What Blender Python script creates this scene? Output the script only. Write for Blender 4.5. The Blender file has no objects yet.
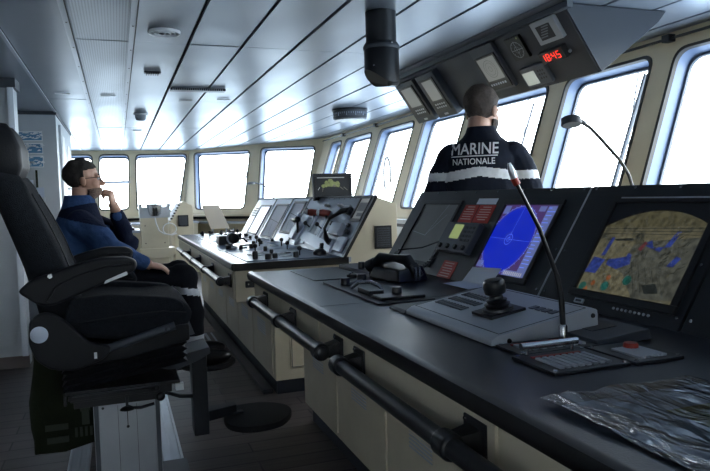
import bpy, bmesh, math, random
from mathutils import Vector, Matrix, Euler, Quaternion, noise
from mathutils.geometry import tessellate_polygon
random.seed(7)
sc = bpy.context.scene
COL = sc.collection
PI = math.pi
V = Vector

# ------------------------------------------------------------------ materials
def mat(name, col, rough=.5, metal=0., bump=0., bscale=40., var=0., vscale=6., emit=None, estr=1., coat=0., spec=.5):
    m = bpy.data.materials.new(name); m.use_nodes = True
    nt = m.node_tree; b = nt.nodes['Principled BSDF']
    b.inputs['Base Color'].default_value = (*col, 1)
    b.inputs['Roughness'].default_value = rough
    b.inputs['Metallic'].default_value = metal
    b.inputs['Specular IOR Level'].default_value = spec
    if coat: b.inputs['Coat Weight'].default_value = coat
    if emit and name.startswith('picture_'):
        tn = nt.nodes.new('ShaderNodeTexNoise'); tn.inputs['Scale'].default_value = 55; tn.inputs['Detail'].default_value = 4
        t2 = nt.nodes.new('ShaderNodeTexCoord'); nt.links.new(t2.outputs['Object'], tn.inputs['Vector'])
        r2 = nt.nodes.new('ShaderNodeMapRange'); r2.inputs['From Min'].default_value = .35; r2.inputs['From Max'].default_value = .65; r2.inputs['To Min'].default_value = .5; r2.inputs['To Max'].default_value = 1.25
        nt.links.new(tn.outputs['Fac'], r2.inputs['Value']); v2 = nt.nodes.new('ShaderNodeVectorMath'); v2.operation = 'SCALE'; v2.inputs[0].default_value = emit
        nt.links.new(r2.outputs[0], v2.inputs['Scale']); nt.links.new(v2.outputs[0], b.inputs['Emission Color']); b.inputs['Emission Strength'].default_value = estr
    elif emit:
        b.inputs['Emission Color'].default_value = (*emit, 1); b.inputs['Emission Strength'].default_value = estr
    tc = nt.nodes.new('ShaderNodeTexCoord')
    if var > 0:
        n = nt.nodes.new('ShaderNodeTexNoise'); n.inputs['Scale'].default_value = vscale; n.inputs['Detail'].default_value = 5
        nt.links.new(tc.outputs['Object'], n.inputs['Vector'])
        r = nt.nodes.new('ShaderNodeMapRange')
        r.inputs['From Min'].default_value = .3; r.inputs['From Max'].default_value = .7
        r.inputs['To Min'].default_value = 1 - var; r.inputs['To Max'].default_value = 1 + var
        nt.links.new(n.outputs['Fac'], r.inputs['Value'])
        mx = nt.nodes.new('ShaderNodeVectorMath'); mx.operation = 'SCALE'
        mx.inputs[0].default_value = col
        nt.links.new(r.outputs['Result'], mx.inputs['Scale'])
        nt.links.new(mx.outputs['Vector'], b.inputs['Base Color'])
    if bump > 0:
        n = nt.nodes.new('ShaderNodeTexNoise'); n.inputs['Scale'].default_value = bscale; n.inputs['Detail'].default_value = 4
        nt.links.new(tc.outputs['Object'], n.inputs['Vector'])
        bp = nt.nodes.new('ShaderNodeBump'); bp.inputs['Strength'].default_value = bump; bp.inputs['Distance'].default_value = .01
        nt.links.new(n.outputs['Fac'], bp.inputs['Height']); nt.links.new(bp.outputs['Normal'], b.inputs['Normal'])
    return m

M = {}
M['cream'] = mat('cream_paint', (.66, .575, .40), .45, var=.04, bump=.05, bscale=60)
M['cream_console'] = mat('cream_console_paint', (.62, .555, .42), .4, var=.05, bump=.04, bscale=80)
M['reveal'] = mat('blue_grey_reveal', (.15, .21, .34), .45, var=.06)
M['gasket'] = mat('window_gasket', (.05, .045, .04), .6)
M['wallgrey'] = mat('pale_grey_paint', (.50, .53, .56), .5, var=.04)
M['base'] = mat('brown_skirting', (.16, .13, .12), .6, var=.1)
M['black_void'] = mat('ceiling_gap', (.004, .004, .005), .9)
M['rail'] = mat('ceiling_rail_metal', (.55, .58, .64), .35, .5)
M['blackpl'] = mat('black_plastic', (.011, .012, .015), .36, bump=.03, bscale=300)
M['blackmet'] = mat('black_powder_coat', (.014, .017, .023), .42, bump=.04, bscale=250, var=.08)
M['worktop'] = mat('black_worktop', (.022, .026, .036), .36, bump=.06, bscale=220, var=.15, vscale=5)
M['worktop_far'] = mat('window_sheen_worktop', (.30, .33, .40), .22, bump=.05, bscale=200, var=.1, vscale=8)  # lighter base colour includes the window sheen on the far worktop
M['edge'] = mat('rubber_edging', (.008, .008, .01), .3)
M['darkblue'] = mat('dark_plinth', (.02, .026, .04), .5, var=.15)
M['steel'] = mat('steel', (.55, .57, .6), .25, .9)
M['alu'] = mat('brushed_aluminium', (.55, .58, .62), .38, .7, var=.06)
M['alud'] = mat('grey_aluminium_side', (.10, .11, .13), .5, .3, var=.06)
M['silver'] = mat('silver_grey_paint', (.46, .49, .54), .42, .2, bump=.03, bscale=200)
M['whitepl'] = mat('white_plastic', (.75, .76, .77), .4)
M['greypl'] = mat('grey_plastic', (.20, .22, .25), .5)
M['dgrey'] = mat('dark_grey_plastic', (.045, .052, .066), .5)
M['midgrey'] = mat('instrument_grey', (.075, .085, .105), .45)
M['bluegrey'] = mat('blue_grey_panel', (.14, .17, .23), .3, .1)
M['palepanel'] = mat('pale_panel', (.50, .56, .68), .25)
M['paper'] = mat('paper', (.78, .79, .80), .7)
M['paperb'] = mat('blue_tinted_paper', (.78, .82, .92), .6)
M['red'] = mat('red_placard', (.50, .03, .02), .5, emit=None)
M['redtxt'] = mat('placard_text', (.75, .45, .42), .6)
M['redbtn'] = mat('red_button', (.35, .03, .02), .4)
M['fabric'] = mat('black_chair_fabric', (.010, .012, .016), .95, bump=.5, bscale=350, var=.25, vscale=60, spec=.2)
M['leather'] = mat('black_vinyl', (.007, .008, .011), .6, bump=.1, bscale=200, spec=.3)
M['olive'] = mat('olive_canvas', (.016, .020, .011), .95, bump=.5, bscale=260, var=.2, vscale=12, spec=.15)
M['strap'] = mat('olive_webbing', (.045, .055, .04), .9)
M['skin'] = mat('skin', (.50, .29, .21), .5, var=.06, vscale=30)
M['hair'] = mat('dark_hair', (.022, .018, .016), .8, bump=1., bscale=260, var=.4, vscale=80)
M['hairb'] = mat('brown_hair', (.055, .038, .030), .8, bump=1., bscale=260, var=.35, vscale=80)
M['stubble'] = mat('greying_stubble', (.17, .11, .085), .8, bump=.6, bscale=300, var=.3, vscale=90)
M['fleece'] = mat('blue_fleece', (.030, .062, .150), .95, bump=.5, bscale=45, var=.2, vscale=14, spec=.15)
M['fleeced'] = mat('navy_fleece', (.008, .012, .030), .95, bump=.4, bscale=60, spec=.15)
M['navy'] = mat('navy_jacket_cloth', (.007, .010, .020), .85, bump=.8, bscale=16, var=.2, vscale=10, spec=.2)
M['trouser'] = mat('black_trouser_cloth', (.006, .007, .011), .9, bump=.7, bscale=18, spec=.2)
M['reflect'] = mat('reflective_tape', (.62, .64, .68), .5, var=.08, vscale=40)
M['shoe'] = mat('black_shoe_leather', (.008, .008, .009), .3)
M['white_txt'] = mat('white_lettering', (.8, .8, .82), .6)
M['eye'] = mat('eye_white', (.7, .7, .7), .2)
M['lcd'] = mat('lcd_grey', (.16, .17, .17), .3, emit=(.55, .58, .55), estr=.10)
M['lcdg'] = mat('lcd_green', (.20, .24, .12), .35, emit=(.40, .50, .18), estr=.25)
M['lcdw'] = mat('lcd_pale', (.20, .23, .20), .3, emit=(.65, .72, .66), estr=.22)
M['darkscr'] = mat('dark_glossy_screen', (.02, .022, .028), .3)
M['greyscr'] = mat('switched_off_screen', (.19, .185, .175), .3, var=.1)
M['glarescr'] = mat('window_glare_screen', (.5, .55, .6), .3, emit=(.75, .85, 1.), estr=.45)  # glow stands in for windows reflected in the screen
M['rad_bg'] = mat('radar_background', (.01, .01, .03), .3, emit=(.05, .022, .11), estr=.5)
M['rad_blue'] = mat('radar_blue', (.0, .01, .2), .3, emit=(.004, .016, .42), estr=.45)
M['rad_line'] = mat('radar_lines', (.1, .2, .6), .3, emit=(.12, .20, .75), estr=.5)
M['rad_txt'] = mat('radar_readout', (.1, .12, .3), .3, emit=(.10, .13, .30), estr=.4)
M['rad_wht'] = mat('radar_white', (.3, .3, .3), .3, emit=(.6, .6, .62), estr=.3)
M['digit'] = mat('red_led', (.3, .0, .0), .4, emit=(1., .03, .015), estr=1.1)
M['wire_red'] = mat('lever_red', (.30, .045, .03), .35)
M['lampglass'] = mat('frosted_diffuser', (.5, .52, .52), .5)
M['water'] = mat('far_grey', (.3, .3, .3), .6)

def E(nt, t): return nt.nodes.new(t)
# glass: clear pane that lets light through, with a weak reflection
def glass_mat():
    m = bpy.data.materials.new('window_glass'); m.use_nodes = True; nt = m.node_tree; nt.nodes.clear()
    o = E(nt, 'ShaderNodeOutputMaterial'); mix = E(nt, 'ShaderNodeMixShader'); t = E(nt, 'ShaderNodeBsdfTransparent')
    g = E(nt, 'ShaderNodeBsdfGlossy'); g.inputs['Roughness'].default_value = .02
    lw = E(nt, 'ShaderNodeLayerWeight'); pw = E(nt, 'ShaderNodeMath'); pw.operation = 'POWER'; pw.inputs[1].default_value = 5.
    nt.links.new(lw.outputs['Facing'], pw.inputs[0]); f = E(nt, 'ShaderNodeMath'); f.operation = 'MULTIPLY_ADD'
    f.inputs[1].default_value = .6; f.inputs[2].default_value = .03; nt.links.new(pw.outputs[0], f.inputs[0]); f.use_clamp = True
    t.inputs['Color'].default_value = (.93, .96, .97, 1)
    nt.links.new(f.outputs[0], mix.inputs[0]); nt.links.new(t.outputs[0], mix.inputs[1]); nt.links.new(g.outputs[0], mix.inputs[2])
    nt.links.new(mix.outputs[0], o.inputs[0]); return m
M['glass'] = glass_mat()
# floor: dark planks running athwart
def floor_mat():
    m = mat('plank_floor', (.06, .05, .05), .45); nt = m.node_tree; b = nt.nodes['Principled BSDF']
    tc = nt.nodes['Texture Coordinate']; br = E(nt, 'ShaderNodeTexBrick')
    br.offset = .37; br.inputs['Scale'].default_value = 1.
    br.inputs['Color1'].default_value = (.105, .084, .082, 1); br.inputs['Color2'].default_value = (.072, .058, .058, 1)
    br.inputs['Mortar'].default_value = (.008, .008, .009, 1); br.inputs['Mortar Size'].default_value = .0045
    br.inputs['Brick Width'].default_value = 1.15; br.inputs['Row Height'].default_value = .13; br.inputs['Bias'].default_value = .1
    nt.links.new(tc.outputs['Object'], br.inputs['Vector'])
    mp = E(nt, 'ShaderNodeMapping'); mp.inputs['Scale'].default_value = (2.5, 40, 1)
    n = E(nt, 'ShaderNodeTexNoise'); n.inputs['Scale'].default_value = 1.5; n.inputs['Detail'].default_value = 6
    nt.links.new(tc.outputs['Object'], mp.inputs['Vector']); nt.links.new(mp.outputs[0], n.inputs['Vector'])
    mx = E(nt, 'ShaderNodeMix'); mx.data_type = 'RGBA'; mx.blend_type = 'OVERLAY'; mx.inputs['Factor'].default_value = .6
    nt.links.new(br.outputs['Color'], mx.inputs['A']); nt.links.new(n.outputs['Fac'], mx.inputs['B'])
    nt.links.new(mx.outputs['Result'], b.inputs['Base Color'])
    bp = E(nt, 'ShaderNodeBump'); bp.inputs['Strength'].default_value = .5; bp.inputs['Distance'].default_value = .004; bp.invert = True
    nt.links.new(br.outputs['Fac'], bp.inputs['Height']); nt.links.new(bp.outputs[0], b.inputs['Normal'])
    return m
M['floor'] = floor_mat()
def ceil_mat(name, perf):
    m = mat(name, (.31, .345, .40), .33, .55); nt = m.node_tree; b = nt.nodes['Principled BSDF']; tc = nt.nodes['Texture Coordinate']
    n = E(nt, 'ShaderNodeTexNoise'); n.inputs['Scale'].default_value = 1.1; n.inputs['Detail'].default_value = 2
    mp = E(nt, 'ShaderNodeMapping'); mp.inputs['Scale'].default_value = (1.6, .9, 1)
    nt.links.new(tc.outputs['Object'], mp.inputs[0]); nt.links.new(mp.outputs[0], n.inputs['Vector'])
    bp = E(nt, 'ShaderNodeBump'); bp.inputs['Strength'].default_value = .35; bp.inputs['Distance'].default_value = .03
    nt.links.new(n.outputs['Fac'], bp.inputs['Height'])
    last = bp
    if perf:
        w = E(nt, 'ShaderNodeTexWave'); w.wave_type = 'BANDS'; w.bands_direction = 'X'; w.inputs['Scale'].default_value = 22.
        w2 = E(nt, 'ShaderNodeTexWave'); w2.wave_type = 'BANDS'; w2.bands_direction = 'Y'; w2.inputs['Scale'].default_value = 22.
        nt.links.new(tc.outputs['Object'], w.inputs['Vector']); nt.links.new(tc.outputs['Object'], w2.inputs['Vector'])
        mu = E(nt, 'ShaderNodeMath'); mu.operation = 'MULTIPLY'; nt.links.new(w.outputs['Fac'], mu.inputs[0]); nt.links.new(w2.outputs['Fac'], mu.inputs[1])
        r = E(nt, 'ShaderNodeValToRGB'); r.color_ramp.elements[0].position = .3; r.color_ramp.elements[1].position = .7
        r.color_ramp.elements[0].color = (.36, .40, .46, 1); r.color_ramp.elements[1].color = (.06, .075, .10, 1)
        nt.links.new(mu.outputs[0], r.inputs[0]); nt.links.new(r.outputs[0], b.inputs['Base Color'])
    nt.links.new(last.outputs[0], b.inputs['Normal'])
    rr = E(nt, 'ShaderNodeMapRange'); rr.inputs['To Min'].default_value = .25; rr.inputs['To Max'].default_value = .42
    nt.links.new(n.outputs['Fac'], rr.inputs['Value']); nt.links.new(rr.outputs[0], b.inputs['Roughness'])
    return m
M['ceil'] = ceil_mat('ceiling_panel_metal', False); M['ceilp'] = ceil_mat('perforated_ceiling_panel', True)
# aerial deck picture on the camera monitor
def deck_mat():
    m = mat('deck_camera_picture', (.02, .02, .02), .3); nt = m.node_tree; b = nt.nodes['Principled BSDF']; tc = nt.nodes['Texture Coordinate']
    n = E(nt, 'ShaderNodeTexNoise'); n.inputs['Scale'].default_value = 30; n.inputs['Detail'].default_value = 6; n.inputs['Roughness'].default_value = .7
    nt.links.new(tc.outputs['Object'], n.inputs['Vector'])
    r = E(nt, 'ShaderNodeValToRGB'); e = r.color_ramp.elements
    e[0].position = .36; e[0].color = (.03, .035, .03, 1); e[1].position = .62; e[1].color = (.22, .20, .12, 1)
    x = r.color_ramp.elements.new(.46); x.color = (.12, .115, .075, 1)
    nt.links.new(n.outputs['Fac'], r.inputs[0]); nt.links.new(r.outputs[0], b.inputs['Emission Color'])
    b.inputs['Emission Strength'].default_value = .21
    return m
M['deck'] = deck_mat()
M['deck_sea'] = mat('picture_sea', (.02, .02, .02), .3, emit=(.13, .12, .065), estr=.21)
M['deck_pale'] = mat('picture_pale_deck', (.02, .02, .02), .3, emit=(.20, .185, .115), estr=.21)
M['deck_gray'] = mat('picture_grey_deck', (.02, .02, .02), .3, emit=(.12, .125, .10), estr=.21)
M['deck_blue'] = mat('picture_blue', (.02, .02, .02), .3, emit=(.04, .07, .34), estr=.21)
M['deck_teal'] = mat('picture_teal', (.02, .02, .02), .3, emit=(.02, .16, .13), estr=.21)
M['deck_org'] = mat('picture_orange', (.02, .02, .02), .3, emit=(.36, .12, .04), estr=.21)
M['deck_dark'] = mat('picture_dark', (.02, .02, .02), .3, emit=(.02, .025, .022), estr=.21)
M['deck_red'] = mat('picture_red', (.02, .02, .02), .3, emit=(.22, .05, .06), estr=.21)
M['camo'] = mat('picture_foliage', (.05, .06, .02), .6, emit=(.10, .12, .04), estr=.5, var=.5, vscale=60)
def sleeve_mat():
    m = mat('clear_plastic_sleeve', (.9, .92, .95), .08, bump=0.); nt = m.node_tree; b = nt.nodes['Principled BSDF']; tc = nt.nodes['Texture Coordinate']
    o = [x for x in nt.nodes if x.type == 'OUTPUT_MATERIAL'][0]
    mp = E(nt, 'ShaderNodeMapping'); mp.inputs['Scale'].default_value = (9, 3, 3)
    n = E(nt, 'ShaderNodeTexNoise'); n.inputs['Scale'].default_value = 3.; n.inputs['Detail'].default_value = 2; n.inputs['Distortion'].default_value = .8
    nt.links.new(tc.outputs['Object'], mp.inputs[0]); nt.links.new(mp.outputs[0], n.inputs['Vector'])
    bp = E(nt, 'ShaderNodeBump'); bp.inputs['Strength'].default_value = .6; bp.inputs['Distance'].default_value = .02
    nt.links.new(n.outputs['Fac'], bp.inputs['Height'])
    g = E(nt, 'ShaderNodeBsdfGlossy'); g.inputs['Roughness'].default_value = .12; nt.links.new(bp.outputs[0], g.inputs['Normal'])
    t = E(nt, 'ShaderNodeBsdfTransparent'); mix = E(nt, 'ShaderNodeMixShader')
    lw = E(nt, 'ShaderNodeFresnel'); lw.inputs['IOR'].default_value = 1.6; nt.links.new(bp.outputs[0], lw.inputs['Normal'])
    ad = E(nt, 'ShaderNodeMath'); ad.operation = 'ADD'; ad.inputs[1].default_value = .14; ad.use_clamp = True; nt.links.new(lw.outputs[0], ad.inputs[0])
    nt.links.new(ad.outputs[0], mix.inputs[0]); nt.links.new(t.outputs[0], mix.inputs[1]); nt.links.new(g.outputs[0], mix.inputs[2])
    nt.links.new(mix.outputs[0], o.inputs[0]); return m
M['sleeve'] = sleeve_mat()
M['chart'] = mat('blue_grey_chart', (.28, .33, .41), .6, var=.1)
M['charty'] = mat('yellow_green_chart', (.24, .23, .05), .6, var=.15)

# ------------------------------------------------------------------ mesh building
class MB:
    def __init__(s): s.v = []; s.f = []; s.mi = []
    def add(s, vs, fs, mi=0):
        n = len(s.v); s.v += [V(p) for p in vs]
        for f in fs: s.f.append([i + n for i in f]); s.mi.append(mi)
        return s
    def hexa(s, c, mi=0):      # 8 corners: bottom ring 0-3, top ring 4-7
        return s.add(c, [(3, 2, 1, 0), (4, 5, 6, 7), (0, 1, 5, 4), (1, 2, 6, 5), (2, 3, 7, 6), (3, 0, 4, 7)], mi)
    def box(s, x0, x1, y0, y1, z0, z1, mi=0):
        return s.hexa([(x0, y0, z0), (x1, y0, z0), (x1, y1, z0), (x0, y1, z0), (x0, y0, z1), (x1, y0, z1), (x1, y1, z1), (x0, y1, z1)], mi)
    def obox(s, c, size, R=None, mi=0):
        R = R or Matrix.Identity(3); c = V(c); a, b, d = [q / 2 for q in size]
        P = [(-a, -b, -d), (a, -b, -d), (a, b, -d), (-a, b, -d), (-a, -b, d), (a, -b, d), (a, b, d), (-a, b, d)]
        return s.hexa([c + R @ V(p) for p in P], mi)
    def prism(s, pts, off, mi=0):
        off = V(off); n = len(pts); P = [V(p) for p in pts]
        return s.add(P + [p + off for p in P], [list(range(n))[::-1], list(range(n, 2 * n))] + [(i, (i + 1) % n, (i + 1) % n + n, i + n) for i in range(n)], mi)
    def poly(s, pts, mi=0):
        return s.add(pts, [list(range(len(pts)))], mi)
    def loft(s, rings, mi=0, caps=True, closed=True):
        n = len(rings[0]); vs = [p for r in rings for p in r]; fs = []
        for k in range(len(rings) - 1):
            for i in range(n if closed else n - 1):
                j = (i + 1) % n; fs.append((k * n + i, k * n + j, (k + 1) * n + j, (k + 1) * n + i))
        if caps: fs.append(list(range(n))[::-1]); fs.append([(len(rings) - 1) * n + i for i in range(n)])
        return s.add(vs, fs, mi)
    def tube(s, path, r, seg=10, mi=0, caps=True):
        P = [V(p) for p in path]; R = r if isinstance(r, (list, tuple)) else [r] * len(P)
        t0 = (P[1] - P[0]).normalized(); up = V((0, 0, 1)) if abs(t0.z) < .9 else V((1, 0, 0))
        a = t0.cross(up).normalized(); rings = []
        for i, p in enumerate(P):
            if i == 0: t = P[1] - P[0]
            elif i == len(P) - 1: t = P[-1] - P[-2]
            else: t = (P[i + 1] - p).normalized() + (p - P[i - 1]).normalized()
            t.normalize(); a = (a - t * a.dot(t)).normalized(); b = t.cross(a)
            rings.append([p + (a * math.cos(2 * PI * k / seg) + b * math.sin(2 * PI * k / seg)) * R[i] for k in range(seg)])
        return s.loft(rings, mi, caps)
    def cyl(s, a, b, r, seg=20, mi=0): return s.tube([a, b], r, seg, mi)
    def lathe(s, c, prof, axis=(0, 0, 1), seg=24, mi=0):   # prof: (radius, height)
        ax = V(axis).normalized(); u = ax.cross(V((0, 1, 0)) if abs(ax.y) < .9 else V((1, 0, 0))).normalized(); w = ax.cross(u); c = V(c)
        return s.loft([[c + ax * h + (u * math.cos(2 * PI * k / seg) + w * math.sin(2 * PI * k / seg)) * max(r, 1e-4) for k in range(seg)] for r, h in prof], mi)
    def ell(s, c, r, R=None, seg=16, mi=0):
        c = V(c); R = R or Matrix.Identity(3); r = (r, r, r) if not isinstance(r, (tuple, list)) else r; rings = []
        nr = seg // 2 + 1
        for k in range(nr + 1):
            t = PI * k / nr; sr = max(math.sin(t), .02)
            rings.append([c + R @ V((r[0] * sr * math.cos(2 * PI * i / seg), r[1] * sr * math.sin(2 * PI * i / seg), -r[2] * math.cos(t))) for i in range(seg)])
        return s.loft(rings, mi)
    def limb(s, path, rad, seg=14, mi=0):
        s.tube(path, rad, seg, mi)
        for p, r in zip(path, rad): s.ell(p, r, seg=seg, mi=mi)
        return s
    def xf(s, Mx): s.v = [Mx @ v for v in s.v]; return s
    def merge(s, o):
        n = len(s.v); s.v += o.v; s.f += [[i + n for i in f] for f in o.f]; s.mi += o.mi; return s

WM = {}
def wm(o): return WM.get(o.name, Matrix.Identity(4))
def fin(me, ang=38):
    bm = bmesh.new(); bm.from_mesh(me)
    bmesh.ops.recalc_face_normals(bm, faces=bm.faces)
    for f in bm.faces: f.smooth = True
    a = math.radians(ang)
    for e in bm.edges:
        e.smooth = not (len(e.link_faces) != 2 or e.calc_face_angle(0) > a)
    bm.to_mesh(me); bm.free()
def obj(name, mb, mats, parent=None, bevel=0, seg=2, label=None, ang=38):
    mats = mats if isinstance(mats, (list, tuple)) else [mats]
    me = bpy.data.meshes.new(name); base = V((0, 0, 0))
    if parent is None:
        lo = V([min(v[i] for v in mb.v) for i in range(3)]); hi = V([max(v[i] for v in mb.v) for i in range(3)])
        base = V(((lo.x + hi.x) / 2, (lo.y + hi.y) / 2, lo.z))
    me.from_pydata([tuple(v - base) for v in mb.v], [], mb.f)
    for m in mats: me.materials.append(M[m] if isinstance(m, str) else m)
    me.polygons.foreach_set('material_index', mb.mi)
    if bevel:
        bm = bmesh.new(); bm.from_mesh(me); bmesh.ops.recalc_face_normals(bm, faces=bm.faces)
        es = [e for e in bm.edges if len(e.link_faces) == 2 and e.calc_face_angle(0) > .6]
        bmesh.ops.bevel(bm, geom=es, offset=bevel, segments=seg, profile=.5, affect='EDGES', clamp_overlap=True)
        bm.to_mesh(me); bm.free()
    fin(me, ang)
    o = bpy.data.objects.new(name, me); COL.objects.link(o)
    if bevel:
        w = o.modifiers.new('wn', 'WEIGHTED_NORMAL'); w.keep_sharp = True
    link(o, parent, base)
    if label: o['label'] = label
    return o
def link(o, parent, base=V((0, 0, 0))):
    if parent is None:
        o.location = base; WM[o.name] = Matrix.Translation(base)
    else:
        o.parent = parent; o.matrix_parent_inverse = wm(parent).inverted(); WM[o.name] = Matrix.Identity(4)
def tag(o, label, cat, group=None):
    o['label'] = label; o['category'] = cat
    if group: o['group'] = group
    return o
def thing(name, label, cat, loc, group=None):
    o = bpy.data.objects.new(name, None); COL.objects.link(o); o.location = loc; o.empty_display_size = .1
    WM[o.name] = Matrix.Translation(V(loc)); return tag(o, label, cat, group)
def struct(name, mb, mats, parent=None, **k):
    o = obj(name, mb, mats, parent, **k)
    if parent is None: o['kind'] = 'structure'
    return o
def copy_tree(o, loc, label=None, rz=None):
    r = o.copy(); COL.objects.link(r); r.location = loc; WM[r.name] = Matrix.Translation(V(loc))
    if rz is not None: r.rotation_euler = (0, 0, rz)
    if label: r['label'] = label
    def rec(src, dst):
        for ch in [c for c in COL.objects if c.parent == src]:
            c = ch.copy(); COL.objects.link(c); c.parent = dst; rec(ch, c)
    rec(o, r); return r

class Frame:   # a working plane: pt(Y, s, h)
    def __init__(s, o, ev, en, eu=(0, 1, 0)):
        s.o = V(o); s.ev = V(ev).normalized(); s.en = V(en).normalized(); s.eu = V(eu)
    def pt(s, y, t, h=0): return s.o + s.eu * y + s.ev * t + s.en * h
    def slab(s, mb, y0, y1, t0, t1, h0, h1, mi=0):
        c = [(y0, t0), (y1, t0), (y1, t1), (y0, t1)]
        mb.hexa([s.pt(a, b, h0) for a, b in c] + [s.pt(a, b, h1) for a, b in c], mi)
    def quad(s, mb, pts, h0, h1, mi=0): mb.prism([s.pt(a, b, h0) for a, b in pts], s.en * (h1 - h0), mi)
    def flat(s, mb, pts, h, mi=0): mb.poly([s.pt(a, b, h) for a, b in pts], mi)
    def frect(s, mb, y0, y1, t0, t1, h, mi=0): s.flat(mb, [(y0, t0), (y1, t0), (y1, t1), (y0, t1)], h, mi)
    def disc(s, mb, y, t, r, h, mi=0, n=28, ry=None):
        s.flat(mb, [(y + (ry or r) * math.cos(2 * PI * k / n), t + r * math.sin(2 * PI * k / n)) for k in range(n)], h, mi)
    def ring(s, mb, y, t, r, w, h, mi=0, n=36, a0=0, a1=2 * PI):
        for k in range(n):
            a, b = a0 + (a1 - a0) * k / n, a0 + (a1 - a0) * (k + 1) / n
            s.flat(mb, [(y + (r - w) * math.cos(a), t + (r - w) * math.sin(a)), (y + r * math.cos(a), t + r * math.sin(a)),
                        (y + r * math.cos(b), t + r * math.sin(b)), (y + (r - w) * math.cos(b), t + (r - w) * math.sin(b))], h, mi)
    def line(s, mb, a, b, w, h, mi=0):
        a, b = V(a), V(b); d = (b - a).normalized(); n = V((-d.y, d.x)) * w / 2
        s.flat(mb, [a + n, b + n, b - n, a - n], h, mi)
    def knob(s, mb, y, t, r, ht, h=0, mi=0): mb.lathe(s.pt(y, t, h), [(r, 0), (r, ht * .75), (r * .85, ht)], s.en, 16, mi)
    def frame(s, mb, y0, y1, t0, t1, w, h0, h1, mi=0):
        s.slab(mb, y0, y1, t0, t0 + w, h0, h1, mi); s.slab(mb, y0, y1, t1 - w, t1, h0, h1, mi)
        s.slab(mb, y0, y0 + w, t0 + w, t1 - w, h0, h1, mi); s.slab(mb, y1 - w, y1, t0 + w, t1 - w, h0, h1, mi)

def text2d(s, size=1.):
    cu = bpy.data.curves.new('t', 'FONT'); cu.body = s; cu.size = size; cu.align_x = 'CENTER'; cu.resolution_u = 3
    o = bpy.data.objects.new('t', cu); COL.objects.link(o); bpy.context.view_layer.update()
    me = bpy.data.meshes.new_from_object(o.evaluated_get(bpy.context.evaluated_depsgraph_get()))
    vs = [v.co.copy() for v in me.vertices]; fs = [list(p.vertices) for p in me.polygons]
    bpy.data.objects.remove(o); bpy.data.curves.remove(cu); bpy.data.meshes.remove(me)
    return vs, fs
def text_on(fr, mb, s, y, t, size, h, mi=0, sgn=-1, bold=0):
    vs, fs = text2d(s, size); mb.add([fr.pt(y + sgn * v.x, t + v.y, h) for v in vs], fs, mi)

def fuse(shapes, voxel, smooth=6):   # union of shapes as one continuous surface -> MB
    me = bpy.data.meshes.new('f'); me.from_pydata([tuple(v) for v in shapes.v], [], shapes.f)
    o = bpy.data.objects.new('f', me); COL.objects.link(o)
    fin(me)
    r = o.modifiers.new('r', 'REMESH'); r.mode = 'VOXEL'; r.voxel_size = voxel
    if smooth:
        q = o.modifiers.new('s', 'SMOOTH'); q.iterations = smooth; q.factor = .5
    bpy.context.view_layer.update()
    m2 = bpy.data.meshes.new_from_object(o.evaluated_get(bpy.context.evaluated_depsgraph_get()))
    mb = MB(); mb.add([v.co.copy() for v in m2.vertices], [list(p.vertices) for p in m2.polygons])
    bpy.data.objects.remove(o); bpy.data.meshes.remove(me); bpy.data.meshes.remove(m2)
    return mb
def paint(mb, fn):
    for i, f in enumerate(mb.f):
        c = sum((mb.v[k] for k in f), V((0, 0, 0))) / len(f); mb.mi[i] = fn(c)
    return mb

# ================================================================== ROOM
LEAN = 1 / 3.; ZT = 2.2
mb = MB().box(-3.3, 3.0, -3.2, 13.2, -.1, 0); struct('floor', mb, 'floor')
# ceiling of metal panels with dark joints between them
mb = MB(); mb.box(-3.4, 3.5, -3.3, 13.5, 2.225, 2.3, 0)
xs = [-3.4, -2.61, -2.26, -1.93, -1.59, -1.24, -.9, -.555, -.205] + [.125 + .33 * k for k in range(10)] + [3.45]
ysr = [-3.3, -3.05, -.63, 1.79, 4.21, 6.63, 9.05, 11.47, 13.4]
for i in range(len(xs) - 1):
    g = .011
    for j in range(len(ysr) - 1):
        x0, x1, y0, y1 = xs[i] + g, xs[i + 1] - g, ysr[j] + .003, ysr[j + 1] - .003
        pf = abs(xs[i] + .205) < .01
        z = ZT + (.004 * random.random())
        mb.box(x0, x1, y0, y1, z, z + .02, 2 if pf else 1)
struct('ceiling', mb, ['black_void', 'ceil', 'ceilp'])
for n, x in enumerate((-.205, .125, -.56)):
    mb = MB(); w = .016 if n < 2 else .010
    mb.box(x - w, x + w, -3, 12.9, ZT - .006, ZT + .004, 0)
    if n < 2: mb.box(x - .003 + w, x + w + .003, -3, 12.9, ZT - .009, ZT - .005, 1)
    if n < 2:
        for k in range(26): mb.lathe((x, -2.8 + .6 * k, ZT - .006), [(.005, 0), (.004, -.003)], seg=8, mi=1)
    struct('trim_%d' % (n + 1), mb, ['rail', 'gasket'])

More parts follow.
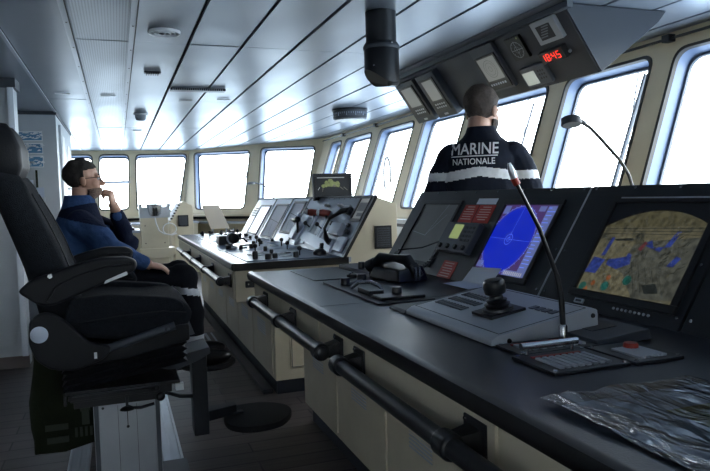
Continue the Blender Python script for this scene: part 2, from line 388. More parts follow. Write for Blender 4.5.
# leaning window walls, each a polygon with rounded holes
def rq(q, r, n=6):     # rounded quad, q: 4 corners CCW
    out = []
    for i in range(4):
        p, a, b = V(q[i]), V(q[i - 1]), V(q[(i + 1) % 4]); da = (a - p).normalized(); db = (b - p).normalized()
        P0, P2 = p + da * r, p + db * r
        for k in range(n + 1):
            t = k / n; out.append(P0 * (1 - t) ** 2 + p * 2 * t * (1 - t) + P2 * t * t)
    return out
wcount = [0]
def windowwall(name, O, e1, outer, wins, thick=.14, z_lo=1.0, r=.09, mid=()):
    e1 = V((*e1, 0)).normalized(); no = V((-e1.y, e1.x, 0))    # outward normal
    e2 = V((0, 0, 1)) + no * LEAN; n3 = e1.cross(e2).normalized()
    if n3.dot(no) < 0: n3 = -n3
    O = V((*O, ZT))
    def P(t, z, d=0): return O + e1 * t + e2 * (z - ZT) + n3 * d
    mb = MB(); holes = [rq(q, r) for q in wins]
    loops = [[V(p) for p in outer]] + holes
    flat = [V((p[0], p[1], 0)) for l in loops for p in l]
    tris = tessellate_polygon([[V((p[0], p[1], 0)) for p in l] for l in loops])
    for d, flip in ((0, 0), (thick, 1)):
        mb.add([P(p.x, p.y, d) for p in flat], [list(t)[::-1] if flip else list(t) for t in tris], 0)
    for li, l in enumerate(loops):
        n = len(l); mb.add([P(*p) for p in l] + [P(*p, thick) for p in l], [(i, (i + 1) % n, (i + 1) % n + n, i + n) for i in range(n)], 1 if li else 0)
    struct(name, mb, ['cream', 'reveal'])
    for wi, h in enumerate(holes):
        wcount[0] += 1; c = V((sum(p.x for p in h) / len(h), sum(p.y for p in h) / len(h)))
        n = len(h); g = MB()
        ins = [p + (c - p).normalized() * -.012 for p in h]; ou = [p + (p - c).normalized() * .0 for p in h]
        wd = [p + (c - p).normalized() * .010 for p in h]
        ow = [p + (p - c).normalized() * .016 for p in h]
        ri = [[P(*p, .02) for p in wd], [P(*p, -.008) for p in wd], [P(*p, -.008) for p in ow], [P(*p, .001) for p in ow]]
        g.loft(ri, 0, caps=False)
        f = struct('window_%d' % wcount[0], g, 'gasket')
        gp = MB(); sc_ = [p + (c - p).normalized() * -.006 for p in h]
        gp.prism([P(*p, thick * .82) for p in sc_], n3 * .008); obj('glass_pane', gp, 'glass', f)
        og = MB(); og.loft([[P(*p, thick * .76) for p in h], [P(*p, thick * .76) for p in [q + (c - q).normalized() * .022 for q in h]],
                            [P(*p, thick * .9) for p in [q + (c - q).normalized() * .022 for q in h]]], 0, caps=False)
        obj('glazing_frame', og, 'alud', f)
        if wi in mid:
            xs_ = [p.x for p in h]; z = 1.615
            b = MB(); e = V((min(xs_), z)); e_ = V((max(xs_), z))
            b.hexa([P(e.x, z - .018, -.01), P(e_.x, z - .018, -.01), P(e_.x, z - .018, .05), P(e.x, z - .018, .05), P(e.x, z + .018, -.01), P(e_.x, z + .018, -.01), P(e_.x, z + .018, .05), P(e.x, z + .018, .05)])
            obj('middle_rail', b, 'rail', f)
    return P
# right-hand wall (t = -Y so that e1 x up points outward)
RW = [(.85, 1.85), (-.6, .5), (-2.2, -.95), (2.05, 3.14), (3.33, 4.17), (4.39, 5.47), (5.68, 6.62), (6.87, 7.92), (8.2, 9.28), (9.45, 9.98)]
PR = windowwall('wall_right', (3.27, 0), (0, -1), [(3.2, 1.0), (3.2, 2.3), (-10.6, 2.3), (-10.6, 1.0)],
           [[(-b, 1.1), (-a, 1.1), (-a, 2.075), (-b, 2.075)] for a, b in RW])
A0 = (1.35, 13.1)
PA = windowwall('wall_corner', A0, (1.92, -2.65), [(.204, 1.0), (3.5, 1.0), (3.5, 2.3), (-.017, 2.3)],
           [[(.53, 1.075), (1.75, 1.075), (1.62, 2.10), (.16, 2.14)], [(2.08, 1.07), (3.11, 1.10), (3.10, 2.08), (1.88, 2.125)]])
PF = windowwall('wall_front', (0, 13.1), (1, 0), [(-3.4, 1.0), (1.147, 1.0), (1.368, 2.3), (-3.4, 2.3)],
           [[(-1.4, 1.1), (-.39, 1.1), (-.39, 2.12), (-1.4, 2.12)], [(-.31, 1.11), (.2, 1.11), (.25, 2.12), (-.27, 2.12)], [(.34, 1.065), (1.085, 1.065), (1.305, 2.13), (.37, 2.12)]], mid=(1,))
# walls under the windows, with a ledge
c0 = PR(-10.6, 1.0); mb = MB(); xr = c0.x
mb.box(xr, xr + .1, -3.2, 11.2, 0, 1.0); struct('wall_right_lower', mb, 'cream')
mb = MB(); a = PA(.204, 1.0); b = PA(3.4, 1.0); nn = V((2.65, 1.92, 0)).normalized() * .1
mb.hexa([V((a.x, a.y, 0)), V((b.x, b.y, 0)), V((b.x, b.y, 0)) + nn, V((a.x, a.y, 0)) + nn] + [V((a.x, a.y, 1)), V((b.x, b.y, 1)), V((b.x, b.y, 1)) + nn, V((a.x, a.y, 1)) + nn])
struct('wall_corner_lower', mb, 'cream')
mb = MB(); mb.box(-3.3, 1.147, 12.7, 12.8, 0, 1.0); struct('wall_front_lower', mb, 'cream')
mb = MB(); mb.box(xr - .11, xr + .01, -3.2, 10.3, .95, .985, 0); mb.box(xr - .09, xr, -3.2, 10.3, .80, .84, 1); mb.box(xr - .05, xr, -3.2, 10.3, .84, .95, 2); struct('trim_4', mb, ['cream', 'silver', 'black_void'])
mb = MB(); dv = (b - a).normalized()
for z0, z1, d, mi in ((.95, .985, .16, 0), (.90, .95, .05, 2), (.82, .86, .13, 1)):
    q = [V((a.x, a.y, 0)), V((b.x, b.y, 0)), V((b.x, b.y, 0)) - nn * d * 10, V((a.x, a.y, 0)) - nn * d * 10]
    mb.hexa([p + V((0, 0, z0)) for p in q] + [p + V((0, 0, z1)) for p in q], mi)
struct('trim_5', mb, ['cream', 'silver', 'black_void'])
mb = MB(); mb.box(-3.2, 1.2, 12.56, 12.7, .95, .985, 0); mb.box(-3.2, 1.2, 12.63, 12.7, .9, .95, 2); mb.box(-3.2, 1.2, 12.6, 12.7, .82, .86, 1); struct('trim_6', mb, ['cream', 'silver', 'black_void'])
# left casing (two steps), rear and port walls
mb = MB(); mb.box(-3.3, -.70, 5.6, 5.8, 0, 2.13); mb.box(-3.3, -.68, 5.58, 5.82, 2.13, 2.225, 1); struct('wall_left', mb, ['wallgrey', 'dgrey'])
mb = MB(); mb.box(-3.3, -.56, 7.55, 9.9, 0, 2.17); mb.box(-3.3, -.55, 7.53, 9.9, 2.17, 2.225, 1); struct('wall_left_inner', mb, ['wallgrey', 'dgrey'])
struct('wall_port', MB().box(-3.4, -3.3, -3.3, 13.3, 0, 2.25), 'wallgrey')
struct('wall_rear_lower', MB().box(-3.4, 3.5, -3.32, -3.2, 0, 1.0), 'wallgrey')
sv, LEAN = LEAN, 0.
windowwall('wall_rear', (0, -3.2), (-1, 0), [(-3.5, 1.0), (3.4, 1.0), (3.4, 2.3), (-3.5, 2.3)], [[(-2.7 + 1.25 * k, 1.1), (-1.65 + 1.25 * k, 1.1), (-1.65 + 1.25 * k, 2.05), (-2.7 + 1.25 * k, 2.05)] for k in (3,)])  # added unseen window that lets fill light onto the foreground
LEAN = sv
mb = MB(); mb.box(-3.3, -.69, 5.585, 5.6, 0, .09); struct('baseboard_left', mb, 'base')
mb = MB(); mb.box(-.735, -.695, 5.57, 5.6, .09, 2.13); struct('trim_7', mb, 'rail')
# door in the casing side with two glazed strips
mb = MB(); mb.box(-.565, -.535, 7.85, 9.25, .05, 2.1)
d1 = struct('door_1', mb, 'wallgrey', bevel=.004)
mb = MB(); mb.box(-.536, -.53, 7.95, 8.3, 1.45, 2.0); mb.box(-.536, -.53, 7.95, 8.3, .75, 1.40); obj('door_window', mb, 'whitepl', d1, bevel=.004)
mb = MB(); mb.box(-.536, -.528, 8.75, 9.05, 1.2, 1.95); obj('door_window', mb, 'whitepl', d1, bevel=.004)
mb = MB(); mb.tube([(-.535, 8.45, 1.02), (-.49, 8.45, 1.02), (-.49, 8.45, 1.42), (-.535, 8.45, 1.42)], .01); obj('door_handle', mb, 'steel', d1)

# ------------------------------------------------------------------ camera, sky
cam = bpy.data.cameras.new('camera'); co = bpy.data.objects.new('camera', cam); COL.objects.link(co); sc.camera = co
cam.sensor_width = 36; cam.lens = 36 * 660 / 710; cam.clip_start = .05; cam.clip_end = 200
yv = V(((117 - 355) / 660, -(202 - 235.5) / 660, -1)).normalized(); hv = V((1, .028, 0)); zv = hv.cross(yv).normalized()
if zv.y < 0: zv = -zv
xv = yv.cross(zv)
R = Matrix((xv, yv, zv)); co.matrix_world = Matrix.Translation((0, 0, 1.25)) @ R.to_4x4()

w = bpy.data.worlds.new('sky'); sc.world = w; w.use_nodes = True; nt = w.node_tree; bg = nt.nodes['Background']
tc = E(nt, 'ShaderNodeTexCoord'); sx = E(nt, 'ShaderNodeSeparateXYZ'); rp = E(nt, 'ShaderNodeValToRGB'); mr = E(nt, 'ShaderNodeMapRange')
nt.links.new(tc.outputs['Generated'], sx.inputs[0]); nt.links.new(sx.outputs['Z'], mr.inputs['Value'])
mr.inputs['From Min'].default_value = -1; mr.inputs['From Max'].default_value = 1
e = rp.color_ramp.elements; e[0].position = .0; e[0].color = (.17, .21, .27, 1); e[1].position = 1.; e[1].color = (.78, .86, 1.0, 1)
x = e.new(.485); x.color = (.42, .50, .58, 1); x = e.new(.502); x.color = (.95, .98, 1.0, 1); x = e.new(.7); x.color = (.86, .92, 1.0, 1)
nt.links.new(mr.outputs[0], rp.inputs[0]); nt.links.new(rp.outputs[0], bg.inputs['Color']); bg.inputs['Strength'].default_value = 7.5
sc.view_settings.view_transform = 'Standard'; sc.view_settings.look = 'None'; sc.view_settings.gamma = 1
sc.view_settings.use_curve_mapping = False; sc.view_settings.exposure = 1.12
sc.cycles.use_denoising = True; sc.cycles.max_bounces = 10; sc.cycles.diffuse_bounces = 6; sc.cycles.transparent_max_bounces = 12
sc.cycles.sample_clamp_indirect = 6

# ================================================================== NEAR CONSOLE
WT = Frame((0, 0, .85), (1, 0, 0), (0, 0, 1))                 # worktop plane, pt(Y, X, h)
NP = Frame((1.45, 0, .85), (.25, 0, .40), (-.40, 0, .25))     # near sloping fascia
FP = Frame((1.38, 0, .85), (.23, 0, .385), (-.385, 0, .23))   # far sloping fascia
def ext(prof, y0, y1, mb=None, mi=0):
    mb = mb or MB(); return mb.prism([(x, y0, z) for x, z in prof], (0, y1 - y0, 0), mi)
near = thing('control_console', 'long black-topped cream control console with radar and deck camera screens, nearest the camera', 'console', (1.2, 1.7, 0))
obj('cabinet', ext([(.94, .1), (.94, .64), (.68, .64), (.68, .815), (1.44, .815), (1.675, 1.215), (1.70, 1.23), (1.76, 1.19), (1.76, .1)], -.3, 3.53), 'cream_console', near, bevel=.004)
obj('plinth', MB().box(.975, 1.7, -.3, 3.50, 0, .1), 'darkblue', near)
obj('worktop', MB().box(.662, 1.5, -.3, 3.54, .818, .85), 'worktop', near, bevel=.003, label='black speckled worktop')
mb = ext([(.664, .808), (.648, .812), (.643, .83), (.648, .850), (.660, .8535), (.672, .8535), (.672, .850), (.664, .85)], -.3, 3.545)
obj('edge_trim', mb, 'edge', near)
for y0, y1 in ((2.93, 3.5), (2.32, 2.9), (1.71, 2.29), (1.1, 1.68), (.49, 1.07), (-.12, .46)):
    d = obj('door', MB().box(.932, .945, y0, y1, .125, .615), 'cream_console', near, bevel=.004)
    mb = MB()
    for k in range(7): mb.box(.9295, .933, y0 + .1 + (y1 - y0 - .38) * .5, y1 - .1 - (y1 - y0 - .38) * .5, .36 + .014 * k, .366 + .014 * k)
    obj('vent', mb, 'silver', d)
for y0, y1 in ((2.3, 3.5), (1.1, 2.27), (-.1, 1.07)):
    obj('drawer_front', MB().box(.672, .684, y0, y1, .655, .80), 'cream_console', near, bevel=.003)
mods = [(2.052, 3.535), (1.397, 2.043), (.62, 1.388), (-.3, .61)]
for y0, y1 in mods:
    mb = MB(); NP.slab(mb, y0, y1, -.02, .475, -.004, .012); obj('fascia_panel', mb, 'blackmet', near, bevel=.003)
mb = MB()
for y0, y1 in mods:
    n = max(3, int((y1 - y0) / .21))
    for k in range(n + 1):
        y = y0 + .03 + (y1 - y0 - .06) * k / n
        NP.knob(mb, y, .462, .0055, .003, .012)
    for y in (y0 + .02, y1 - .02): NP.knob(mb, y, .2, .0055, .003, .012); NP.knob(mb, y, .03, .0055, .003, .012)
obj('screws', mb, 'steel', near, label='bright screw heads along the fascia')
mb = MB(); NP.slab(mb, 2.0445, 2.0505, -.02, .47, .006, .0135); obj('joint_strip', mb, 'silver', near)
mb = MB(); WT.slab(mb, 2.285, 2.29, .67, 1.45, 0, .0006); obj('worktop_joint', mb, 'dgrey', near)
# grey standby display
def display(fr, root, y0, y1, s0, s1, fw, fm, sm, h=.012, label=None, drop=.004, mats=None):
    mb = MB(); fr.frame(mb, y0 - fw, y1 + fw, s0 - fw, s1 + fw, fw, h, h + .010)
    d = obj('display_frame', mb, fm, root, bevel=.002, label=label)
    return d
d = display(NP, near, 2.99, 3.385, .05, .39, .022, 'blackpl', 'greyscr', label='grey display that is switched off')
mb = MB(); NP.frect(mb, 2.985, 3.39, .045, .395, .0135, 0); NP.line(mb, (3.2, .2), (3.07, .33), .003, .0139, 1); NP.line(mb, (3.38, .22), (3.2, .2), .003, .0139, 1); NP.line(mb, (3.1, .39), (3.2, .2), .003, .0139, 1)
obj('screen', mb, ['greyscr', 'silver'], d)
# radar
d = display(NP, near, 2.177, 2.56, .058, .39, .024, 'blackpl', None, label='radar display with blue sweep circle')
mb = MB(); NP.frect(mb, 2.172, 2.565, .053, .395, .0133, 0)
cy, cs, rr = 2.412, .222, .158
NP.disc(mb, cy, cs, rr, .0138, 1, 48, ry=rr * 1.0)
NP.ring(mb, cy, cs, rr * 1.035, .002, .0142, 2, 48)
for k in range(36):
    a = 2 * PI * k / 36; c_, s_ = math.cos(a), math.sin(a); NP.line(mb, (cy + rr * 1.02 * c_, cs + rr * 1.02 * s_), (cy + rr * 1.07 * c_, cs + rr * 1.07 * s_), .003, .0144, 2)
NP.ring(mb, cy, cs, .026, .0018, .0144, 2, 24); NP.ring(mb, cy, cs, .011, .0016, .0144, 2, 16)
NP.line(mb, (cy, cs), (cy - .005, cs + rr), .0014, .0144, 2); NP.line(mb, (cy - rr, cs - .003), (cy + rr, cs + .003), .001, .0143, 2)
NP.frect(mb, 2.18, 2.245, .062, .386, .0137, 3)
for k in range(17):
    y1 = 2.24; y0 = y1 - .02 - .035 * random.random(); NP.frect(mb, y0, y1, .375 - .017 * k, .379 - .017 * k, .0142, 2)
NP.frect(mb, 2.20, 2.34, .06, .085, .0142, 5)
for k in range(10): NP.frect(mb, 2.205 + .013 * k, 2.211 + .013 * k, .064, .08, .0145, 4)
NP.frect(mb, 2.51, 2.555, .345, .385, .0142, 5); NP.frect(mb, 2.51, 2.555, .08, .11, .0142, 5)
NP.frect(mb, 2.255, 2.30, .36, .385, .0142, 5)
obj('screen', mb, ['rad_bg', 'rad_blue', 'rad_line', 'rad_txt', 'rad_wht', 'rad_txt'], d)
# deck camera
d = display(NP, near, 1.452, 1.866, .062, .402, .026, 'blackpl', None, label='deck camera display with an aerial view of the ship deck')
mb = MB(); NP.frect(mb, 1.447, 1.871, .057, .407, .0133, 0)
def DK(u, v): return (1.866 - .414 * u, .062 + .30 * v)
def pic(pts, mi, h=.0138): NP.flat(mb, [DK(*p) for p in pts], h, mi)
arc = [(u / 10, 1.0 - .18 * ((u / 10 - .55) ** 2) * 4 + .04) for u in range(11)]
pic([(0, .80), (1, .86)] + arc[::-1], 2)
pic([(0, 0), (1, 0), (1, .86), (0, .80)], 1, .01365)
pic([(.22, .50), (.5, .66), (1, .75), (1, .05), (.62, .0), (.3, .28)], 4, .01375)
pic([(0, .0), (.62, 0), (.42, .26), (.18, .36), (.02, .22)], 3, .0139)
for q in ([(.0, .22), (.03, .42), (.17, .40), (.13, .22)], [(.20, .34), (.22, .52), (.42, .50), (.45, .38), (.33, .30)], [(.10, .44), (.13, .68), (.19, .68), (.19, .46)],
          [(.5, .62), (.54, .60), (.68, .55), (.70, .61), (.60, .60), (.56, .68)], [(.70, .60), (.76, .62), (.80, .80), (.76, .80)], [(.80, .40), (.86, .40), (.90, .5), (.85, .52)]): pic(q, 5, .0141)
pic([(.14, .40), (.17, .72), (.30, .74), (.40, .66), (.38, .46), (.26, .42)], 3, .0143)
pic([(.19, .50), (.21, .60), (.31, .60), (.31, .50)], 1, .0145); pic([(.16, .66), (.2, .64), (.38, .66), (.36, .69)], 7, .0145)
for u, v in ((.30, .085), (.50, .19), (.06, .04)): NP.disc(mb, *DK(u, v), .017, .0145, 6, 14)
for u, v in ((.16, .10), (.30, .19), (.1, .02)): NP.disc(mb, *DK(u, v), .010, .0145, 8, 10)
pic([(.46, .56), (.5, .66), (.53, .64), (.5, .54)], 9, .0143)
for k in range(46):
    u, v = .3 + .66 * random.random(), .25 + .5 * random.random(); a = random.random() * 1.2 + .4; l = .02 + .05 * random.random()
    p, q = DK(u, v), DK(u + l * math.cos(a), v + l * math.sin(a)); NP.line(mb, p, q, .003, .0147, random.choice((7, 7, 3, 2)))
for k in range(5): NP.line(mb, DK(.45 + .08 * k, .42 - .03 * k), DK(.62 + .07 * k, .05), .0012, .0142, 7)
for k in range(6): NP.line(mb, DK(0, .80 - .015 * k), DK(1, .87 - .02 * k), .002, .0142, 7 if k % 2 else 3)
pic([(.66, .16), (.78, .20), (.84, .10), (.72, .07)], 7, .0144)
obj('screen', mb, ['darkscr', 'deck', 'deck_sea', 'deck_pale', 'deck_gray', 'deck_blue', 'deck_teal', 'deck_dark', 'deck_org', 'deck_red'], d)
mb = MB(); NP.slab(mb, 1.455, 1.85, .415, .420, .012, .023); obj('visor_strip', mb, 'silver', near)
mb = MB()
for k in range(9): NP.knob(mb, 1.66 - .018 * k, .020, .0045, .004, .012)
obj('screen_buttons', mb, 'silver', near)
mb = MB(); NP.slab(mb, 1.80, 1.845, .012, .028, .012, .018, 0); NP.frect(mb, 1.808, 1.837, .016, .024, .0185, 1); obj('name_plate', mb, ['silver', 'dgrey'], near, bevel=.001)
d = display(NP, near, .72, 1.25, .06, .40, .026, 'blackpl', None, label='dark display at the near end')
mb = MB(); NP.frect(mb, .715, 1.255, .055, .405, .0133); obj('screen', mb, 'darkscr', d)
# navigation receiver with a small green display
mb = MB(); NP.slab(mb, 2.645, 2.955, .118, .277, .012, .045)
g = obj('receiver_unit', mb, 'midgrey', near, bevel=.008, label='grey receiver with a small green display')
mb = MB(); NP.frect(mb, 2.775, 2.865, .185, .262, .0455); obj('screen', mb, 'lcdg', g)
mb = MB()
for i in range(3):
    for j in range(4): mb = MB(); NP.slab(mb, 2.665 + .032 * i, 2.685 + .032 * i, .175 + .022 * j, .187 + .022 * j, .045, .048); obj('key', mb, 'dgrey', g)
for k in range(4):
    mb = MB(); NP.knob(mb, 2.68 + .075 * k, .142, .013, .012, .045); obj('knob', mb, 'blackpl', g)
# placards
for y0, y1, s0, s1 in ((2.795, 2.925, .290, .388), (2.645, 2.785, .292, .388), (2.72, 2.85, -.012, .080)):
    mb = MB(); NP.slab(mb, y0, y1, s0, s1, .012, .0145, 0)
    for k in range(6):
        a = y0 + .012 + .02 * random.random(); b = y1 - .012 - .03 * random.random(); NP.frect(mb, a, b, s1 - .014 - k * .0135, s1 - .009 - k * .0135, .0149, 1)
    obj('placard', mb, ['red', 'redtxt'], near, label='small red placard with pale lines of text')
mb = MB(); NP.slab(mb, 2.655, 2.83, .393, .425, .0125, .0135); tag(obj('paper_strip', mb, 'paperb'), 'narrow white paper strip taped above the two red placards', 'paper')
mb = MB()
q = [NP.pt(2.33, .081, .028), NP.pt(2.55, .066, .028), NP.pt(2.572, -.008, .03), V((1.33, 2.585, .8535)), V((1.335, 2.37, .8535)), NP.pt(2.352, -.005, .03)]
q2 = [p + NP.en * .0012 for p in q]
mb.add(q + q2, [(0, 1, 2, 5), (5, 2, 3, 4), (6, 7, 8, 11), (11, 8, 9, 10), (0, 1, 7, 6), (1, 2, 8, 7), (2, 3, 9, 8), (3, 4, 10, 9), (4, 5, 11, 10), (5, 0, 6, 11)])
tag(obj('note_sheet', mb, 'paperb'), 'bluish white sheet of paper leaning on the lower corner of the radar screen', 'paper')
# handrails
def rail(root, x, z, y0, y1, brs, xb, m='blackpl'):
    mb = MB(); mb.tube([(x, y0 - .005, z), (x, y0, z), (x, y1, z), (x, y1 + .005, z)], [.014, .0215, .0215, .014], 18)
    r = obj('handrail', mb, m, root)
    for y in brs:
        b = MB(); b.tube([(x, y - .028, z), (x, y - .022, z), (x, y + .022, z), (x, y + .028, z)], [.023, .029, .029, .023], 18)
        b.hexa([(x, y - .02, z - .018), (xb, y - .03, z - .026), (xb, y + .03, z - .026), (x, y + .02, z - .018), (x, y - .02, z + .018), (xb, y - .03, z + .030), (xb, y + .03, z + .030), (x, y + .02, z + .018)])
        b.box(xb - .006, xb, y - .045, y + .045, z - .04, z + .045)
        k = obj('rail_bracket', b, 'blackpl', r, bevel=.003)
        s = MB()
        for dz in (-.028, .035): s.lathe((xb - .006, y + .036, z + dz), [(.005, 0), (.004, .003)], (-1, 0, 0), 8)
        obj('screw', s, 'steel', k)
rail(near, .605, .742, 2.03, 3.24, (3.2, 2.66, 2.06), .672)
rail(near, .605, .742, -.25, 1.90, (1.86, 1.17, .3), .672)

# ---- things on the near worktop
def plate(name, y0, y1, x0, x1, h, m, label, cat, skew=0., bevel=.002):
    t = thing(name, label, cat, ((x0 + x1) / 2, (y0 + y1) / 2, .85)); mb = MB(); WT.slab(mb, y0, y1, x0, x1, .0, h)
    obj('base_plate', mb, m, t, bevel=bevel); return t
t = plate('switch_plate', 2.99, 3.45, .86, 1.12, .004, 'blackmet', 'flat black plate with one round knob at the far end of the near worktop', 'control panel')
mb = MB(); WT.knob(mb, 3.02, 1.06, .026, .014, .004); obj('knob', mb, 'blackpl', t); mb = MB(); mb.tube([WT.pt(3.0, 1.04, .02), WT.pt(3.02, 1.06, .026), WT.pt(3.05, 1.075, .02)], .004, 8); obj('finger_grip', mb, 'steel', t)
t = plate('button_panel', 2.99, 3.46, 1.14, 1.29, .022, 'dgrey', 'raised dark panel with two black knobs beside the handset cradle', 'control panel')
for y, x, r in ((3.18, 1.17, .018), (3.04, 1.18, .02), (3.12, 1.25, .012)):
    mb = MB(); WT.knob(mb, y, x, r, .035, .022); obj('knob', mb, 'blackpl', t)
mb = MB(); mb.tube([WT.pt(3.0, 1.2, .03), WT.pt(3.02, 1.21, .06), WT.pt(2.99, 1.24, .06), WT.pt(2.98, 1.25, .035)], .006, 8); obj('grab_loop', mb, 'steel', t)
t = plate('lever_panel', 2.2, 2.88, .87, 1.10, .008, 'blackmet', 'low black panel with knobs and a curved chrome lever in front of the handset', 'control panel')
for y, x, r, hh in ((2.74, .93, .022, .03), (2.80, 1.03, .022, .035), (2.33, 1.0, .02, .035), (2.45, 1.05, .014, .02)):
    mb = MB(); WT.knob(mb, y, x, r, hh, .008); obj('knob', mb, 'blackpl', t)
mb = MB(); mb.tube([WT.pt(2.60, .91, .01), WT.pt(2.57, .93, .038), WT.pt(2.52, .965, .042), WT.pt(2.47, .985, .03), WT.pt(2.45, .99, .012)], [.006, .009, .009, .008, .006], 10); obj('lever', mb, 'steel', t, label='curved chrome lever')
mb = MB(); WT.slab(mb, 2.36, 2.5, .90, .96, .008, .03); WT.slab(mb, 2.24, 2.34, .9, 1.08, .008, .02); obj('switch_block', mb, 'blackpl', t, bevel=.004)
mb = MB(); mb.tube([WT.pt(2.72, .94, .012), WT.pt(2.74, .99, .02), WT.pt(2.79, 1.03, .015)], .006, 8); obj('link_rod', mb, 'dgrey', t)
# radio handset in its cradle
t = thing('radio_handset', 'black radio handset lying in its cradle with a curly lead to the fascia', 'handset', (1.22, 2.86, .85))
mb = MB(); mb.hexa([(1.17, 2.70, .85), (1.34, 2.74, .85), (1.30, 3.02, .85), (1.13, 2.98, .85), (1.18, 2.72, .905), (1.32, 2.76, .92), (1.29, 3.00, .92), (1.15, 2.96, .905)])
obj('cradle', mb, 'blackpl', t, bevel=.01)
mb = MB(); mb.tube([(1.17, 2.98, .915), (1.19, 2.95, .945), (1.22, 2.86, .95), (1.25, 2.78, .945), (1.26, 2.75, .915)], [.026, .028, .017, .028, .026], 14)
mb.tube([(1.17, 2.98, .92), (1.15, 3.02, .90)], [.028, .03], 14); mb.tube([(1.26, 2.75, .92), (1.28, 2.72, .87)], [.028, .024], 14)
obj('handset_grip', mb, 'blackpl', t)
mb = MB(); mb.box(1.262, 1.268, 2.68, 2.70, .86, .92); mb.box(1.245, 1.25, 2.682, 2.70, .86, .92); obj('clip', mb, 'steel', t)
P = []
for k in range(60):
    a = k / 59; c = V((1.30, 2.80, .90)).lerp(V((1.52, 2.93, 1.02)), a) + V((0, 0, -.035 * math.sin(PI * a))); P.append(c + V((.006 * math.cos(k * 1.3), .008 * math.sin(k * 1.3), .004 * math.sin(k * 1.3))))
mb = MB(); mb.tube(P, .004, 6); mb.tube([(1.52, 2.93, 1.02), (1.53, 2.90, 1.05), (1.545, 2.84, 1.05), (1.53, 2.82, 1.02)], .005, 6); mb.tube([(1.22, 2.96, .93), (1.32, 3.05, .97), (1.42, 2.98, .98), (1.50, 2.94, 1.01)], .0035, 6)
obj('lead', mb, 'blackpl', t)
# joystick desk unit
t = thing('joystick_controller', 'silver-grey wedge-shaped controller with a black joystick in front of the radar', 'controller', (1.05, 1.75, .85))
yA, yB = 1.46, 1.99
mb = MB(); mb.prism([(.885, yA, .852), (.885, yA, .866), (.905, yA, .878), (1.20, yA, .927), (1.222, yA, .92), (1.225, yA, .852)], (0, yB - yA, 0))
obj('housing', mb, 'silver', t, bevel=.004)
CT = Frame((.905, 0, .878), (.295, 0, .049), (-.049, 0, .295))
mb = MB()
for i in range(9):
    for j in range(3):
        mb = MB(); CT.slab(mb, 1.78 + .02 * i, 1.792 + .02 * i, .07 + .05 * j, .10 + .05 * j, .0, .003); obj('key', mb, 'midgrey', t)
for i in range(4): mb = MB(); CT.slab(mb, 1.50 + .03 * i, 1.52 + .03 * i, .2, .225, 0, .003); obj('key', mb, 'midgrey', t)
mb = MB(); CT.frame(mb, yA + .01, yB - .01, .01, .29, .002, 0, .001); obj('outline_groove', mb, 'blackpl', t)
j = V((1.03, 1.655, CT.pt(1.655, .127, 0).z)); en = CT.en
mb = MB(); c = CT.pt(1.655, .127, 0); mb.prism([CT.pt(1.60, .07, 0), CT.pt(1.71, .07, 0), CT.pt(1.71, .185, 0), CT.pt(1.60, .185, 0)], en * .008)
mb.lathe(c + en * .008, [(.046, 0), (.044, .008), (.034, .010), (.038, .018), (.028, .022), (.031, .030), (.022, .034), (.018, .045)], en, 24)
b = obj('joystick_boot', mb, 'blackpl', t)
mb = MB(); mb.lathe(c + en * .044, [(.014, 0), (.020, .008), (.030, .014), (.033, .030), (.031, .048), (.026, .054), (.012, .056)], en, 24); obj('joystick_knob', mb, 'blackpl', b)
mb = MB()
for x, z in ((1.205, .905), (.94, .862)): mb.lathe((x, yA, z), [(.007, .001), (.006, -.003)], (0, 1, 0), 12)
obj('side_screws', mb, 'blackpl', t)
mb = MB(); mb.prism([(.88, 2.0, .851), (1.08, 2.0, .851), (1.09, 2.0, .868), (.89, 2.0, .862)], (0, .13, 0)); tag(obj('palm_rest', mb, 'dgrey', bevel=.004), 'slim dark tray butted against the far end of the joystick controller', 'tray')
mb = MB(); WT.slab(mb, 1.62, 2.30, 1.27, 1.37, .001, .006, 0); tag(obj('cable_cover', mb, 'dgrey', bevel=.002), 'thin dark strip lying along the foot of the console screens', 'strip')
# button plates
def buttons(name, y0, y1, x0, x1, label, red=True):
    t = plate(name, y0, y1, x0, x1, .008, 'blackmet', label, 'control panel')
    n = 8
    for i in range(n):
        mb = MB(); xa = x0 + .03 + (x1 - x0 - .06) * i / n; WT.slab(mb, y0 + .02, y0 + (y1 - y0) * .68, xa, xa + (x1 - x0) / n * .42, .008, .013); obj('button', mb, 'silver', t)
    if red:
        mb = MB(); WT.slab(mb, y0 + (y1 - y0) * .74, y0 + (y1 - y0) * .80, x0 + .03, x1 - .04, .008, .011); obj('red_strip', mb, 'redbtn', t)
    for a in (y0 + .01, y1 - .01):
        for b in (x0 + .01, x1 - .01): mb = MB(); WT.knob(mb, a, b, .005, .003, .008); obj('screw', mb, 'steel', t)
    return t
buttons('pushbutton_panel', 1.34, 1.455, .895, 1.14, 'small black plate of grey push buttons touching the joystick controller')
t = buttons('alarm_panel', 1.17, 1.335, .865, 1.07, 'black push-button plate with a bright bar handle at the foot of the bent microphone')
mb = MB(); mb.tube([WT.pt(1.325, .90, .008), WT.pt(1.325, .90, .028)], .005, 8); mb.tube([WT.pt(1.325, 1.03, .008), WT.pt(1.325, 1.03, .028)], .005, 8)
mb.tube([WT.pt(1.325, .885, .03), WT.pt(1.325, 1.045, .03)], .0085, 12); obj('bar_handle', mb, 'steel', t)
t = buttons('dimmer_panel', 1.165, 1.335, 1.08, 1.22, 'black plate with a dark red knob between the alarm plate and the keypad slab', red=False)
mb = MB(); WT.knob(mb, 1.27, 1.16, .018, .016, .008); obj('knob', mb, 'redbtn', t)
t = thing('tracker_keypad', 'flat dark grey keypad slab with a sunken trackball below the deck camera screen', 'keypad', (1.22, 1.5, .85))
